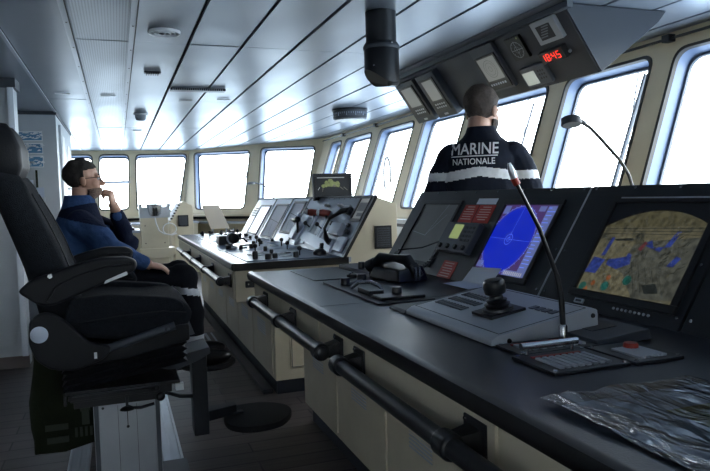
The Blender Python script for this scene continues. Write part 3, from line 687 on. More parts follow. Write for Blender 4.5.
mb = MB(); mb.prism([(1.12, 1.345, .852), (1.12, 1.345, .868), (1.29, 1.345, .882), (1.30, 1.345, .852)], (0, .25, 0)); mb.box(1.14, 1.28, 1.60, 1.66, .852, .862); k = obj('slab', mb, 'dgrey', t, bevel=.004)
KT = Frame((1.12, 0, .868), (.17, 0, .014), (-.014, 0, .17))
mb = MB(); KT.slab(mb, 1.42, 1.56, .05, .13, .0003, .0015, 0); mb.ell(KT.pt(1.49, .08, .002), (.018, .018, .010), mi=1, seg=12); obj('trackball', mb, ['blackpl', 'midgrey'], k)
mb = MB(); WT.slab(mb, 1.70, 1.98, 1.245, 1.262, .001, .006, 0); tag(obj('rule', mb, 'alu'), 'thin metal ruler lying beside the keypad slab', 'ruler')
# bent microphone
t = thing('gooseneck_microphone', 'thin black bent microphone with a red ring standing on the near worktop', 'microphone', (1.055, 1.385, .85))
Y = 1.40
mb = MB(); mb.lathe((1.062, Y, .850), [(.020, 0), (.020, .004), (.011, .006), (.011, .05), (.008, .055)], seg=20); obj('socket', mb, 'steel', t)
mb = MB(); mb.tube([(1.062, Y, .90), (1.058, Y, .968), (1.045, Y, 1.03), (1.026, Y, 1.075), (.993, Y, 1.155), (.951, Y, 1.228), (.928, Y, 1.268)], [.0075, .0075, .0065, .006, .0055, .005, .005], 12); obj('stem', mb, 'blackpl', t)
mb = MB(); mb.tube([(.930, Y, 1.266), (.921, Y, 1.281)], .009, 14); obj('ring', mb, 'redbtn', t)
mb = MB(); mb.tube([(.921, Y, 1.281), (.914, Y, 1.300), (.908, Y, 1.318)], [.008, .0085, .004], 14); obj('microphone_head', mb, 'alu', t)
# plastic sleeve of charts
random.seed(3)
t = thing('chart_sleeve', 'crinkled clear plastic sleeve holding a yellow-green chart on the nearest corner of the worktop', 'chart', (.93, .78, .852))
mb = MB(); WT.slab(mb, .2, 1.0, .755, 1.09, .001, .003, 0); WT.slab(mb, .2, .90, .90, 1.0, .003, .0033, 1); WT.slab(mb, .2, .84, 1.02, 1.075, .003, .0033, 1); obj('chart_sheet', mb, ['chart', 'charty'], t)
mb = MB(); nx, ny = 60, 90; vs = []; fs = []
for i in range(nx + 1):
    for jn in range(ny + 1):
        x = .735 + .36 * i / nx; y = .15 + .89 * jn / ny
        h = .009 + .007 * noise.noise(V((x * 14, y * 6, 0))) + .004 * noise.noise(V((x * 38 + 3, y * 12, 1)))
        vs.append(WT.pt(y, x, max(h, .0036)))
for i in range(nx):
    for jn in range(ny): a = i * (ny + 1) + jn; fs.append((a, a + 1, a + ny + 2, a + ny + 1))
mb.add(vs, fs); obj('plastic_film', mb, 'sleeve', t, ang=180)
mb = MB(); mb.tube([WT.pt(.2, 1.09, .006), WT.pt(1.02, 1.09, .005)], .004, 8); obj('spine', mb, 'blackpl', t)
# desk lamp behind the console
t = thing('gooseneck_lamp', 'desk lamp with flat black disc head and long bent neck, beside the bright windows', 'lamp', (1.83, 2.6, 0))
LY = 2.05
def lp(x, y, Yp): return None
mb = MB(); mb.tube([(1.885, LY, 1.17), (1.886, LY, 1.246), (1.865, LY, 1.30), (1.823, LY, 1.357), (1.775, LY, 1.40), (1.730, LY, 1.441), (1.69, LY, 1.475), (1.652, LY, 1.497)], .0065, 12); obj('neck', mb, 'blackpl', t)
mb = MB(); mb.lathe((1.60, LY, 1.488), [(.012, .034), (.030, .030), (.036, .026), (.038, .004), (.036, 0), (.032, 0)], (.1, .25, 1), seg=28); mb.tube([(1.66, LY, 1.494), (1.63, LY, 1.508)], .009, 10); obj('lamp_head', mb, 'dgrey', t)
mb = MB(); mb.lathe((1.60, LY, 1.4875), [(.031, 0), (.031, .002)], (.1, .25, 1), seg=24); obj('diffuser', mb, 'lampglass', t)
mb = MB(); mb.box(1.76, 1.93, LY - .05, LY + .05, 1.12, 1.17); mb.box(1.75, 1.765, LY - .03, LY + .03, 1.0, 1.16); obj('clamp', mb, 'blackpl', t, bevel=.005)

# ================================================================== FAR CONSOLE
far = thing('control_console', 'cream control console with silver fascia, levers and telephone, beyond the nearest console', 'console', (1.2, 6.0, 0))
Y0, Y1 = 4.05, 7.85
obj('cabinet', ext([(.895, .09), (.895, .612), (.66, .612), (.66, .815), (1.372, .815), (1.592, 1.215), (1.61, 1.235), (1.752, 1.187), (1.752, .09)], Y0, Y1), 'cream_console', far, bevel=.004)
obj('plinth', MB().box(.905, 1.7, Y0 + .02, Y1, 0, .09), 'darkblue', far)
obj('worktop', MB().box(.655, 1.42, Y0 - .005, Y1, .818, .85), 'worktop_far', far, bevel=.003, label='worktop with painted window sheen, crowded with knobs')
obj('edge_trim', ext([(.655, .806), (.642, .812), (.638, .83), (.643, .850), (.655, .8535), (.667, .8535), (.667, .850), (.655, .85)], Y0 - .006, Y1), 'edge', far)
mb = MB(); mb.box(.655, 1.40, Y0 - .012, Y0, .806, .852); obj('end_edge', mb, 'edge', far)
mb = MB(); FP.slab(mb, Y0 - .012, Y0 + .03, -.03, .457, -.004, .016); obj('end_edge', mb, 'edge', far, label='black edge up the side of the fascia')
mb = MB(); mb.box(1.588, 1.706, Y0 - .012, Y0, .893, 1.045, 0); mb.box(1.60, 1.694, Y0 - .013, Y0 - .011, .905, 1.033, 1)
for k in range(8): mb.box(1.604, 1.69, Y0 - .016, Y0 - .012, .909 + .0155 * k, .914 + .0155 * k, 0)
obj('end_vent', mb, ['blackpl', 'dgrey'], far, label='square black grille on the end panel')
mb = MB(); mb.box(.722, .79, Y0 - .012, Y0, .698, .74); f = obj('end_latch', mb, 'blackpl', far, bevel=.004); mb = MB(); mb.lathe((.74, Y0 - .012, .72), [(.006, 0), (.005, -.004)], (0, 1, 0), 10); obj('screw', mb, 'steel', f)
mb = MB(); mb.box(.99, 1.4, Y0 - .006, Y0 + .002, .16, .55); f = obj('door', mb, 'cream_console', far, bevel=.003); mb = MB(); mb.box(1.0, 1.004, Y0 - .009, Y0 - .005, .17, .54); mb.box(1.0, 1.3, Y0 - .009, Y0 - .005, .168, .172); obj('door_seam', mb, 'dgrey', f)
for k in range(6):
    y0 = Y0 + .06 + .625 * k; y1 = y0 + .60
    d = obj('door', MB().box(.886, .9, y0, y1, .12, .59), 'cream_console', far, bevel=.004); mb = MB()
    for q in range(6): mb.box(.8835, .887, y0 + .17, y1 - .17, .34 + .016 * q, .347 + .016 * q)
    obj('vent', mb, 'silver', d)
for k in range(4): obj('drawer_front', MB().box(.650, .664, Y0 + .02 + .95 * k, Y0 + .95 + .95 * k, .63, .80), 'cream_console', far, bevel=.003)
rail(far, .585, .735, 4.12, 7.2, (4.17, 4.95, 5.75, 6.55), .650)
rails_far = True
for y0, y1, m in ((4.085, 5.57, 'bluegrey'), (5.59, 6.16, 'palepanel'), (6.18, 6.85, 'palepanel'), (6.87, 7.82, 'palepanel')):  # paler panels hold the grazing window sheen in their colour
    mb = MB(); FP.slab(mb, y0, y1, -.02, .44, -.004, .010); obj('fascia_panel', mb, m, far, bevel=.002)
mb = MB(); FP.slab(mb, Y0 - .005, Y1, .44, .452, -.004, .018); obj('top_rail', mb, 'dgrey', far)
for y0, y1, s0, s1, m, l in ((6.97, 7.45, .02, .345, 'glarescr', 'chart screen painted white with reflected windows'), (6.22, 6.70, .02, .36, 'paperb', None), (5.64, 6.02, .1, .39, 'paperb', None), (4.10, 4.27, .275, .43, 'lcd', 'small display in the near top corner')):  # white screen faces carry the windows' reflection in their colour
    d = display(FP, far, y0, y1, s0, s1, .02, 'dgrey' if y0 > 5 else 'blackpl', None, h=.010, label=l)
    mb = MB(); FP.frect(mb, y0 - .004, y1 + .004, s0 - .004, s1 + .004, .0115, 0)
    if y0 > 7 - .1:
        for k in range(5): FP.line(mb, (y0 + .05 + .08 * k, s0 + .02), (y0 + .1 + .07 * k, s1 - .02), .004, .0119, 1)
    elif y0 > 5: FP.line(mb, (y0, s0 + .15), (y1, s0 + .19), .004, .0119, 1); FP.line(mb, (y0 + .2, s0), (y0 + .3, s0 + .17), .005, .0119, 1)
    else: FP.frect(mb, y0 + .01, y1 - .01, s0 + .06, s1 - .03, .0119, 1); FP.frect(mb, y0 + .02, y1 - .05, s0 + .02, s0 + .045, .0119, 1)
    obj('screen', mb, [m, 'midgrey'], d)
mb = MB()
for k in range(22): FP.slab(mb, 7.55 + .035 * (k % 6), 7.575 + .035 * (k % 6), .22 + .03 * (k // 6), .235 + .03 * (k // 6), .01, .016)
obj('key_cluster', mb, 'dgrey', far)
mb = MB()
for y0, y1, s in ((6.86, 6.865, 1), (6.165, 6.175, 1), (5.575, 5.585, 1)): FP.slab(mb, y0 - .012, y1 + .012, -.02, .44, .010, .016)
obj('joint_strips', mb, 'edge', far, label='black vertical joints between fascia panels')
# slotted lever tracks and red-handled levers
for yc in (5.13, 4.80):
    mb = MB(); FP.slab(mb, yc - .05, yc + .05, .02, .27, .010, .018, 0); FP.slab(mb, yc - .008, yc + .008, .04, .25, .018, .0185, 1); q = obj('lever_track', mb, ['palepanel', 'edge'], far, bevel=.001)
    mb = MB(); FP.slab(mb, yc + .06, yc + .13, .12, .24, .010, .016); obj('scale_plate', mb, 'silver', q)
    mb = MB(); mb.tube([FP.pt(yc, .17, .018), FP.pt(yc, .18, .06)], .006, 8); mb.ell(FP.pt(yc, .182, .065), .018, seg=12); obj('small_lever', mb, 'blackpl', q)
for yc in (5.16, 4.83):
    h0 = FP.pt(yc + .03, .272, .085); h1 = h0 + V((.11, -.03, -.015))
    mb = MB(); mb.tube([h0, h0.lerp(h1, .3), h0.lerp(h1, .7), h1], [.020, .030, .027, .018], 14); q = obj('thrust_lever', mb, 'wire_red', far, label='red-handled lever')
    mb = MB(); mb.tube([h0 + (h0 - h1) * .12, h0, h0.lerp(h1, .08)], [.014, .026, .022], 14); obj('end_cap', mb, 'whitepl', q)
    mb = MB(); mb.tube([FP.pt(yc - .02, .25, .01), h0.lerp(h1, .5)], .01, 8); obj('lever_arm', mb, 'blackpl', q)
mb = MB(); FP.quad(mb, [(5.26, .06), (4.46, -.015), (4.44, .07), (5.22, .14)], .012, .02); q = obj('sloping_plate', mb, 'palepanel', far, bevel=.002)
mb = MB(); FP.slab(mb, 5.36, 5.50, .04, .20, .01, .05); mb.tube([FP.pt(5.44, .2, .03), FP.pt(5.42, .26, .08), FP.pt(5.30, .24, .1)], .012, 8); obj('side_bracket', mb, 'palepanel', far, bevel=.004)
mb = MB(); mb.tube([FP.pt(5.62, .20, .03), FP.pt(5.5, .19, .09), FP.pt(5.36, .20, .08)], .012, 8); mb.ell(FP.pt(5.36, .2, .08), .026, seg=12); mb.tube([FP.pt(5.36, .2, .08), FP.pt(5.34, .1, .03)], .01, 8); obj('folding_arm', mb, 'blackpl', far)
mb = MB(); FP.slab(mb, 5.27, 5.36, .0, .26, .012, .03); obj('side_plate', mb, 'palepanel', far, bevel=.003)
mb = MB(); FP.slab(mb, 4.30, 4.52, .13, .22, .01, .05); obj('phone_box', mb, 'palepanel', far, bevel=.004); mb = MB(); FP.slab(mb, 4.40, 4.52, .30, .37, .01, .03); obj('top_box', mb, 'silver', far, bevel=.004)
mb = MB(); FP.slab(mb, 4.13, 4.30, .02, .13, .01, .03); FP.slab(mb, 4.34, 4.46, .0, .10, .01, .03); obj('lower_boxes', mb, 'palepanel', far, bevel=.004)
for y, s_, r in ((4.2, .17, .016), (4.25, .22, .014), (4.62, .22, .018), (4.6, .15, .014), (5.0, .37, .01), (4.92, .37, .01), (4.67, .37, .01), (4.6, .37, .01), (5.5, .33, .012)):
    mb = MB(); FP.knob(mb, y, s_, r, .022, .01); obj('knob', mb, 'blackpl' if r > .011 else 'whitepl', far)
mb = MB()
for k in range(12): FP.knob(mb, 4.15 + .125 * k, .432, .005, .003, .010)
obj('screws', mb, 'steel', far)
random.seed(11)
for (y0, y1, x0, x1) in ((4.12, 4.95, .75, 1.32), (5.0, 5.9, .75, 1.34), (5.95, 6.9, .78, 1.34), (6.95, 7.7, .8, 1.3)):
    mb = MB(); WT.slab(mb, y0, y1, x0, x1, 0, .006); p = obj('control_plate', mb, 'bluegrey' if y0 < 5 else 'palepanel', far, bevel=.002)
    mb = MB()
    for k in range(10):
        a, b = y0 + .05 + (y1 - y0 - .16) * random.random(), x0 + .04 + (x1 - x0 - .14) * random.random(); WT.slab(mb, a, a + .03 + .06 * random.random(), b, b + .03 + .06 * random.random(), .006, .012, random.choice((0, 1)))
    obj('key_blocks', mb, ['whitepl', 'dgrey'], p)
    pts = []
    while len(pts) < 9:
        a, b = y0 + .05 + (y1 - y0 - .1) * random.random(), x0 + .05 + (x1 - x0 - .1) * random.random()
        if y0 < 5.1 and y1 > 5.4 and a > 5.35 and b < .98: continue
        if all(abs(a - c) + abs(b - d) > .1 for c, d in pts): pts.append((a, b))
    for k, (a, b) in enumerate(pts):
        mb = MB(); hgt = random.choice((.03, .035, .05))
        if k % 4 == 0: mb.tube([WT.pt(a, b, .006), WT.pt(a, b, .05)], .005, 8); mb.ell(WT.pt(a, b, .055), .017, seg=12)
        else: WT.knob(mb, a, b, random.choice((.014, .018, .022)), hgt, .006)
        obj('knob', mb, 'blackpl', p)
# telephone on the far console
t = thing('telephone_handset', 'black telephone handset hanging upright on the far console fascia with its lead', 'telephone', (1.35, 4.4, .85))
a = FP.pt(4.43, .315, .05); b = FP.pt(4.50, .23, .085); c = FP.pt(4.52, .15, .08); d_ = FP.pt(4.46, .085, .05)
mb = MB(); mb.tube([FP.pt(4.37, .33, .03), a, b, c, d_, FP.pt(4.43, .07, .03)], [.019, .020, .010, .010, .020, .019], 14); obj('handset_grip', mb, 'blackpl', t)
mb = MB(); mb.tube([FP.pt(4.36, .325, .01), FP.pt(4.36, .325, .035)], .03, 14); obj('hook', mb, 'dgrey', t); mb = MB(); mb.tube([FP.pt(4.42, .075, .01), FP.pt(4.42, .075, .035)], .026, 14); obj('hook', mb, 'dgrey', t)
mb = MB(); P = []
for k in range(70):
    q = k / 69; c = V((1.335, 4.42, .92)).lerp(V((1.29, 4.30, .87)), q); P.append(c + V((.012 * math.cos(k * 1.1), .012 * math.sin(k * 1.1), 0)))
mb.tube(P, .0045, 6); obj('lead', mb, 'blackpl', t)
mb = MB(); mb.lathe((1.28, 4.29, .856), [(.045, 0), (.045, .02), (.03, .035), (.015, .04)], seg=20); obj('rest', mb, 'blackpl', t)
# big round lever head on the far worktop
t = thing('azimuth_lever', 'black rounded control head with a pale rim standing on the far worktop', 'control lever', (.86, 5.72, .856))
mb = MB(); mb.box(.80, .90, 5.68, 5.84, .857, .935); obj('lever_base', mb, 'blackpl', t, bevel=.012)
mb = MB(); mb.lathe((.915, 5.66, .912), [(.046, .0), (.05, .01), (.05, .03), (.044, .045)], (0, 1, 0), 28); r_ = obj('rim', mb, 'whitepl', t)
mb = MB(); mb.lathe((.925, 5.65, .912), [(.03, -.022), (.042, -.016), (.046, 0), (.046, .012)], (0, 1, 0), 28); obj('lever_head', mb, 'blackpl', t)
mb = MB(); mb.tube([(.94, 5.7, .90), (1.02, 5.72, .905), (1.05, 5.72, .87)], .009, 8); obj('side_arm', mb, 'blackpl', t)
# monitor standing behind the far console
t = thing('monitor', 'square black monitor showing green foliage, standing on the top edge of the far console', 'monitor', (1.72, 5.3, 1.2))
mf = Frame((0, 5.3, 1.205), (0, .06, 1), (0, -1, .06), (1, 0, 0))
mb = MB(); mf.slab(mb, 1.548, 1.885, .01, .235, -.05, .0, 0); b = obj('housing', mb, 'leather', t, bevel=.006)
mb = MB(); mf.frame(mb, 1.548, 1.885, .01, .235, .022, 0, .006); obj('bezel', mb, 'leather', b, bevel=.002)
mb = MB(); mf.frect(mb, 1.572, 1.86, .035, .212, .002, 0); mf.frect(mb, 1.58, 1.82, .196, .203, .003, 2)
for k in range(26):
    a = random.random() * PI; rr = .02 + .06 * random.random(); cx_, cz_ = 1.705 + rr * math.cos(a) * 1.1, .118 + rr * math.sin(a) * .75
    mf.disc(mb, cx_, cz_, .010 + .014 * random.random(), .0035 + .0001 * k, random.choice((1, 1, 1, 3)), 7, ry=.02)
for k in range(8): mf.line(mb, (1.60 + .03 * k, .12), (1.585 + .037 * k, .08 + .02 * random.random()), .006, .0032, random.choice((3, 2)))
mf.flat(mb, [(1.63, .035), (1.63, .11), (1.67, .125), (1.76, .12), (1.80, .10), (1.80, .035)], .0065, 0)
obj('screen', mb, ['leather', 'camo', 'lcd', 'deck_pale'], b)
mb = MB(); mb.box(1.67, 1.76, 5.31, 5.35, 1.15, 1.24); mb.box(1.64, 1.79, 5.27, 5.40, 1.2, 1.215); obj('foot', mb, 'blackpl', b)

# ================================================================== OVERHEAD CONSOLE
OP = Frame((2.2, 0, 2.17), (.22, 0, -.31), (-.31, 0, -.22))
ov = thing('overhead_console', 'dark wedge-shaped instrument console hanging from the ceiling above the windows', 'overhead console', (2.4, 3.9, 1.87))
obj('housing', ext([(2.2, 2.17), (2.42, 1.86), (2.80, 2.14), (2.85, 2.198), (2.2, 2.198)], 2.85, 5.0), 'dgrey', ov, bevel=.003)
mb = MB(); OP.slab(mb, 2.86, 4.29, .0, .378, -.001, .004); f = obj('front_plate', mb, 'dgrey', ov, bevel=.001)
mb = MB(); mb.box(2.165, 2.2, 2.80, 5.05, 2.165, 2.199, 0); obj('top_flange', mb, 'midgrey', ov, bevel=.002)
def unit(y0, y1, s0, s1, h, m, name, label=None, bev=.004):
    mb = MB(); OP.slab(mb, y0, y1, s0, s1, .0, h); return obj(name, mb, m, ov, bevel=bev, label=label)
for y0, y1 in ((4.675, 4.99), (4.325, 4.615)):
    u = unit(y0, y1, .02, .385, .055, 'dgrey', 'speed_display', 'protruding dark unit with a tall grey screen')
    mb = MB(); OP.slab(mb, y0 + .035, y1 - .03, .055, .33, .055, .062); OP.frect(mb, y0 + .06, y1 - .07, .07, .235, .0625, 1)
    for i in range(5):
        for j_ in range(2): OP.frect(mb, y0 + .065 + .033 * i, y0 + .088 + .033 * i, .262 + .026 * j_, .276 + .026 * j_, .0626, 2)
    obj('screen', mb, ['blackpl', 'lcd', 'silver'], u)
    mb = MB(); OP.frect(mb, y0 + .12, y0 + .18, .350, .366, .0556); obj('name_tag', mb, 'silver', u)
u = unit(3.55, 3.81, .0, .315, .03, 'midgrey', 'compass_display', 'grey unit with a pale round dial picture')
mb = MB(); OP.slab(mb, 3.565, 3.795, .06, .30, .03, .036, 0); OP.frect(mb, 3.585, 3.775, .075, .235, .0365, 1)
OP.ring(mb, 3.68, .155, .062, .0025, .0368, 2); OP.ring(mb, 3.68, .155, .045, .002, .0368, 2); OP.ring(mb, 3.68, .155, .018, .002, .0368, 2)
for k in range(7): OP.frect(mb, 3.60 + .026 * k, 3.617 + .026 * k, .255, .270, .0366, 3)
obj('screen', mb, ['blackpl', 'lcd', 'dgrey', 'palepanel'], u)
u = unit(3.285, 3.43, .025, .17, .022, 'blackpl', 'dial_gauge', 'small black gauge with a faint round dial', .002)
mb = MB(); c = (3.357, .105)
OP.ring(mb, *c, .052, .003, .0224, 0, 24); OP.ring(mb, *c, .022, .002, .0224, 0, 16); OP.line(mb, (3.357, .05), (3.357, .16), .003, .0224, 0); OP.line(mb, (3.30, .105), (3.41, .105), .003, .0224, 0)
for k in range(12): a = k * PI / 6; OP.line(mb, (c[0] + .042 * math.cos(a), c[1] + .042 * math.sin(a)), (c[0] + .052 * math.cos(a), c[1] + .052 * math.sin(a)), .003, .0225, 0)
OP.disc(mb, 3.31, .038, .006, .0225, 1, 10)
obj('dial', mb, ['silver', 'lcdg'], u)
u = unit(2.94, 3.14, -.005, .130, .03, 'silver', 'framed_display', 'silver-framed dark screen')
mb = MB(); OP.frect(mb, 2.985, 3.105, .022, .107, .0305, 0)
for k in range(5): OP.frect(mb, 3.0 + .01 * k, 3.06 + .01 * k, .03 + .014 * k, .037 + .014 * k, .0308, 1)
obj('screen', mb, ['darkscr', 'greypl'], u)
u = unit(2.985, 3.192, .166, .238, .04, 'blackpl', 'digital_clock', 'clock with red glowing digits', .003)
mb = MB(); OP.frect(mb, 3.0, 3.185, .172, .232, .0405, 0)
SEG = {'1': 'bc', '8': 'abcdefg', '4': 'fgbc', '5': 'afgcd'}
def digit(ch, yc, sc_, w, hh):
    L = {'a': ((-1, -1), (1, -1)), 'b': ((1, -1), (1, 0)), 'c': ((1, 0), (1, 1)), 'd': ((-1, 1), (1, 1)), 'e': ((-1, 0), (-1, 1)), 'f': ((-1, -1), (-1, 0)), 'g': ((-1, 0), (1, 0))}
    for k in SEG[ch]:
        (a, b), (c_, d_) = L[k]; OP.line(mb, (yc - a * w, sc_ + b * hh), (yc - c_ * w, sc_ + d_ * hh), .0048, .041, 1)
for ch, yc in (('1', 3.162), ('8', 3.120), ('4', 3.072), ('5', 3.030)): digit(ch, yc, .202, .0115, .019)
for s_ in (.193, .211): OP.disc(mb, 3.096, s_, .003, .041, 1, 8)
obj('digits', mb, ['blackpl', 'digit'], u, ang=180)
mb = MB(); OP.knob(mb, 2.975, .215, .009, .012, .004); obj('knob', mb, 'silver', ov)
u = unit(3.205, 3.445, .222, .352, .03, 'midgrey', 'position_display', 'grey unit with a pale blank screen and round keys', .01)
mb = MB(); OP.frect(mb, 3.313, 3.43, .252, .337, .0305, 0)
for i in range(3):
    for j_ in range(3): OP.disc(mb, 3.235 + .022 * i, .262 + .024 * j_, .007, .0306, 1, 10)
obj('screen', mb, ['lcdw', 'blackpl'], u)

# ================================================================== CEILING THINGS
t = thing('ceiling_periscope', 'black vertical cylinder hanging down from the ceiling left of the overhead console', 'ceiling cylinder', (1.34, 3.25, 1.80))
c = (1.34, 3.25)
mb = MB(); mb.lathe((*c, 0), [(.080, 2.035), (.080, 2.199)], seg=36); obj('upper_tube', mb, 'blackpl', t)
mb = MB(); n = 36; top = [(c[0] + .092 * math.cos(2 * PI * k / n), c[1] + .092 * math.sin(2 * PI * k / n)) for k in range(n)]
mb.loft([[(x, y, 1.83 + .07 * max(0, -(x - c[0]) / .092) ** 1.3) for x, y in top], [(x, y, 2.03) for x, y in top], [(c[0] + (x - c[0]) * .93, c[1] + (y - c[1]) * .93, 2.04) for x, y in top]]); obj('lower_housing', mb, 'blackpl', t)
mb = MB(); mb.lathe((*c, 0), [(.094, 2.005), (.096, 2.01), (.096, 2.022), (.094, 2.026)], seg=36); obj('collar', mb, 'dgrey', t)
mb = MB(); mb.box(1.36, 1.40, 3.17, 3.23, 1.812, 1.835); obj('catch', mb, 'blackpl', t, bevel=.004)
mb = MB(); mb.lathe((1.268, 3.175, 1.91), [(.005, 0), (.004, .006)], (-.6, -.75, 0), 8); mb.lathe((1.36, 3.158, 2.025), [(.005, 0), (.004, .006)], (0, -1, 0), 8); obj('screws', mb, 'steel', t)
t = thing('heading_indicator', 'round drum indicator with a numbered band hanging from the ceiling near the far windows', 'indicator', (2.47, 6.95, 2.08))
c = (2.47, 6.95, 0)
mb = MB(); mb.lathe(c, [(.19, 2.178), (.20, 2.182), (.20, 2.199)], seg=40); obj('mounting_ring', mb, 'blackpl', t)
mb = MB(); mb.lathe(c, [(.165, 2.085), (.185, 2.095), (.19, 2.178)], seg=40); dr = obj('drum', mb, 'dgrey', t)
mb = MB(); mb.lathe(c, [(.1885, 2.115), (.1915, 2.165)], seg=40); obj('scale_band', mb, 'midgrey', dr)
mb = MB()
for k in range(48):
    mb = MB(); a = 2 * PI * k / 48; u_ = V((math.cos(a), math.sin(a), 0)); v_ = V((-u_.y, u_.x, 0)); z0 = 2.118 if k % 4 == 0 else 2.138
    mb.hexa([V((c[0], c[1], z)) + u_ * r_ + v_ * w_ for z in (z0, 2.158) for r_, w_ in ((.189, -.002), (.1935, -.002), (.1935, .002), (.189, .002))]); obj('scale_mark', mb, 'palepanel', dr)
mb = MB(); mb.lathe(c, [(.165, 2.078), (.165, 2.085)], seg=40); obj('diffuser', mb, 'lampglass', t)
t = thing('ceiling_light', 'round recessed ceiling light with a white ring, nearest the camera', 'ceiling light', (.295, 3.9, 2.19))
mb = MB()
for r0, r1 in ((.075, .088), (.052, .060), (.030, .038)): mb.lathe((.295, 3.9, 0), [(r0, 2.190), (r0 + .001, 2.183), (r1 - .002, 2.183), (r1, 2.190), (r1, 2.199), (r0, 2.199), (r0, 2.190)], seg=36)
obj('ring', mb, 'whitepl', t)
mb = MB(); mb.lathe((.295, 3.9, 0), [(.076, 2.194), (.076, 2.199)], seg=32); obj('reflector', mb, 'alu', t)
mb = MB()
for k in range(5): mb.obox((.295 + .022 * math.cos(k * 2.2), 3.9 + .02 * math.sin(k * 2.2), 2.188), (.02, .012, .008), Euler((0, 0, k)).to_matrix())
obj('lamp_holder', mb, 'blackpl', t)
L2 = copy_tree(t, (.285, 7.35, 2.19), 'flat round white ceiling light just beyond the black grille, toward the smoke detector')
t = thing('ceiling_microphone', 'small black slotted fitting on the ceiling between the round light and the smoke detector', 'ceiling fitting', (.29, 5.13, 2.19))
mb = MB(); mb.box(.23, .35, 5.10, 5.16, 2.188, 2.199); b = obj('plate', mb, 'dgrey', t, bevel=.003)
mb = MB()
for k in range(6): mb.box(.245 + .016 * k, .253 + .016 * k, 5.09, 5.17, 2.176, 2.19)
obj('slats', mb, 'blackpl', t, bevel=.002)
t = thing('smoke_detector', 'grey round smoke detector under the ceiling above the far windows', 'smoke detector', (.285, 7.6, 2.13))
mb = MB(); mb.lathe((.285, 7.6, 0), [(.062, 2.185), (.075, 2.19), (.075, 2.199)], seg=28); obj('base', mb, 'whitepl', t)
mb = MB(); mb.lathe((.285, 7.6, 0), [(.02, 2.125), (.045, 2.13), (.058, 2.15), (.058, 2.185)], seg=28); obj('sensor_head', mb, 'greypl', t)
t = thing('air_vent', 'long black slotted air outlet across the ceiling', 'air vent', (.66, 5.85, 2.18))
mb = MB(); mb.box(.47, .93, 5.80, 5.90, 2.18, 2.199); b = obj('vent_body', mb, 'blackpl', t, bevel=.003)
mb = MB()
for k in range(24): mb.box(.485 + .018 * k, .491 + .018 * k, 5.795, 5.805, 2.183, 2.197)
obj('vent_fins', mb, 'silver', b)
for n, (x, y, l) in enumerate(((-.40, 6.25, 'short white strip let into the leftmost ceiling panels'), (-.03, 6.32, 'short white strip let into the perforated ceiling panels'), (.66, 6.5, 'short white strip in the ceiling behind the black air outlet'), (1.0, 6.4, 'short white strip in the ceiling right of the black air outlet'), (.30, 9.3, 'short white strip in the ceiling beyond the smoke detector'))):
    tag(obj('ceiling_strip', MB().box(x - .06, x + .06, y - .012, y + .012, 2.19, 2.199), 'whitepl', bevel=.002), l, 'ceiling fitting', None)
t = thing('curtain_rail', 'thin black rail with clamps running along the top of the side windows', 'rail', (3.2, 7, 2.14))
mb = MB(); mb.tube([(3.215, -2.5, 2.15), (3.215, 10.4, 2.15)], .009, 8); obj('rod', mb, 'blackpl', t)
for y in (1.9, 3.2, 5.56, 6.74, 8.06, 9.37):
    mb = MB(); mb.box(3.19, 3.245, y - .03, y + .03, 2.13, 2.175); obj('clamp', mb, 'blackpl', t, bevel=.004)

# ================================================================== WIPERS AND MAST BEYOND THE GLASS
def onR(y, z, d=.13): return PR(-y, z, d)
def wiper(P0, P1, label, grp=None, arm=None, r=.010):
    t = thing('window_wiper', label, 'wiper', P1); mb = MB(); mb.tube([P0, P1], r, 8); obj('blade', mb, 'alud', t)
    if arm: mb = MB(); mb.tube(arm, .006, 8); obj('arm', mb, 'alud', t)
wiper(onR(3.60, 1.13, .17), onR(3.56, 2.06, .17), 'dark upright wiper outside the window right of the desk lamp', arm=[onR(3.58, 1.6, .19), onR(3.66, 2.1, .19)], r=.016)
wiper(onR(4.85, 1.15, .17), onR(4.82, 2.04, .17), 'thin wiper outside the window right of the standing person', arm=[onR(4.83, 1.6, .19), onR(4.95, 2.1, .19)])
wiper(PA(1.45, 1.2, .17), PA(1.5, 2.06, .17), 'dark wiper at the right of the middle far window', arm=[PA(1.47, 1.6, .15), PA(1.3, 2.1, .16)])
wiper(PA(2.72, 1.2, .17), PA(2.80, 2.08, .17), 'dark wiper at the right of the corner window', arm=[PA(2.75, 1.6, .15), PA(2.6, 2.1, .16)])
wiper(PF(.98, 1.16, .17), PF(.97, 1.62, .17), 'short wiper with a slanting arm behind the pedestal at the far window', arm=[PF(.97, 1.62, .14), PF(.72, 2.12, .15)], r=.008)
t = tag(obj('cable_loop', MB().tube([V((3.0, 6.95, 1.35)) + V((0, .10 * math.cos(a), .20 * math.sin(a))) + V((-.1, 0, .12)) for a in [k * .3 for k in range(-3, 13)]], .014, 8), 'whitepl'), 'white cable hanging in a loop against the side window beyond the monitor', 'cable')

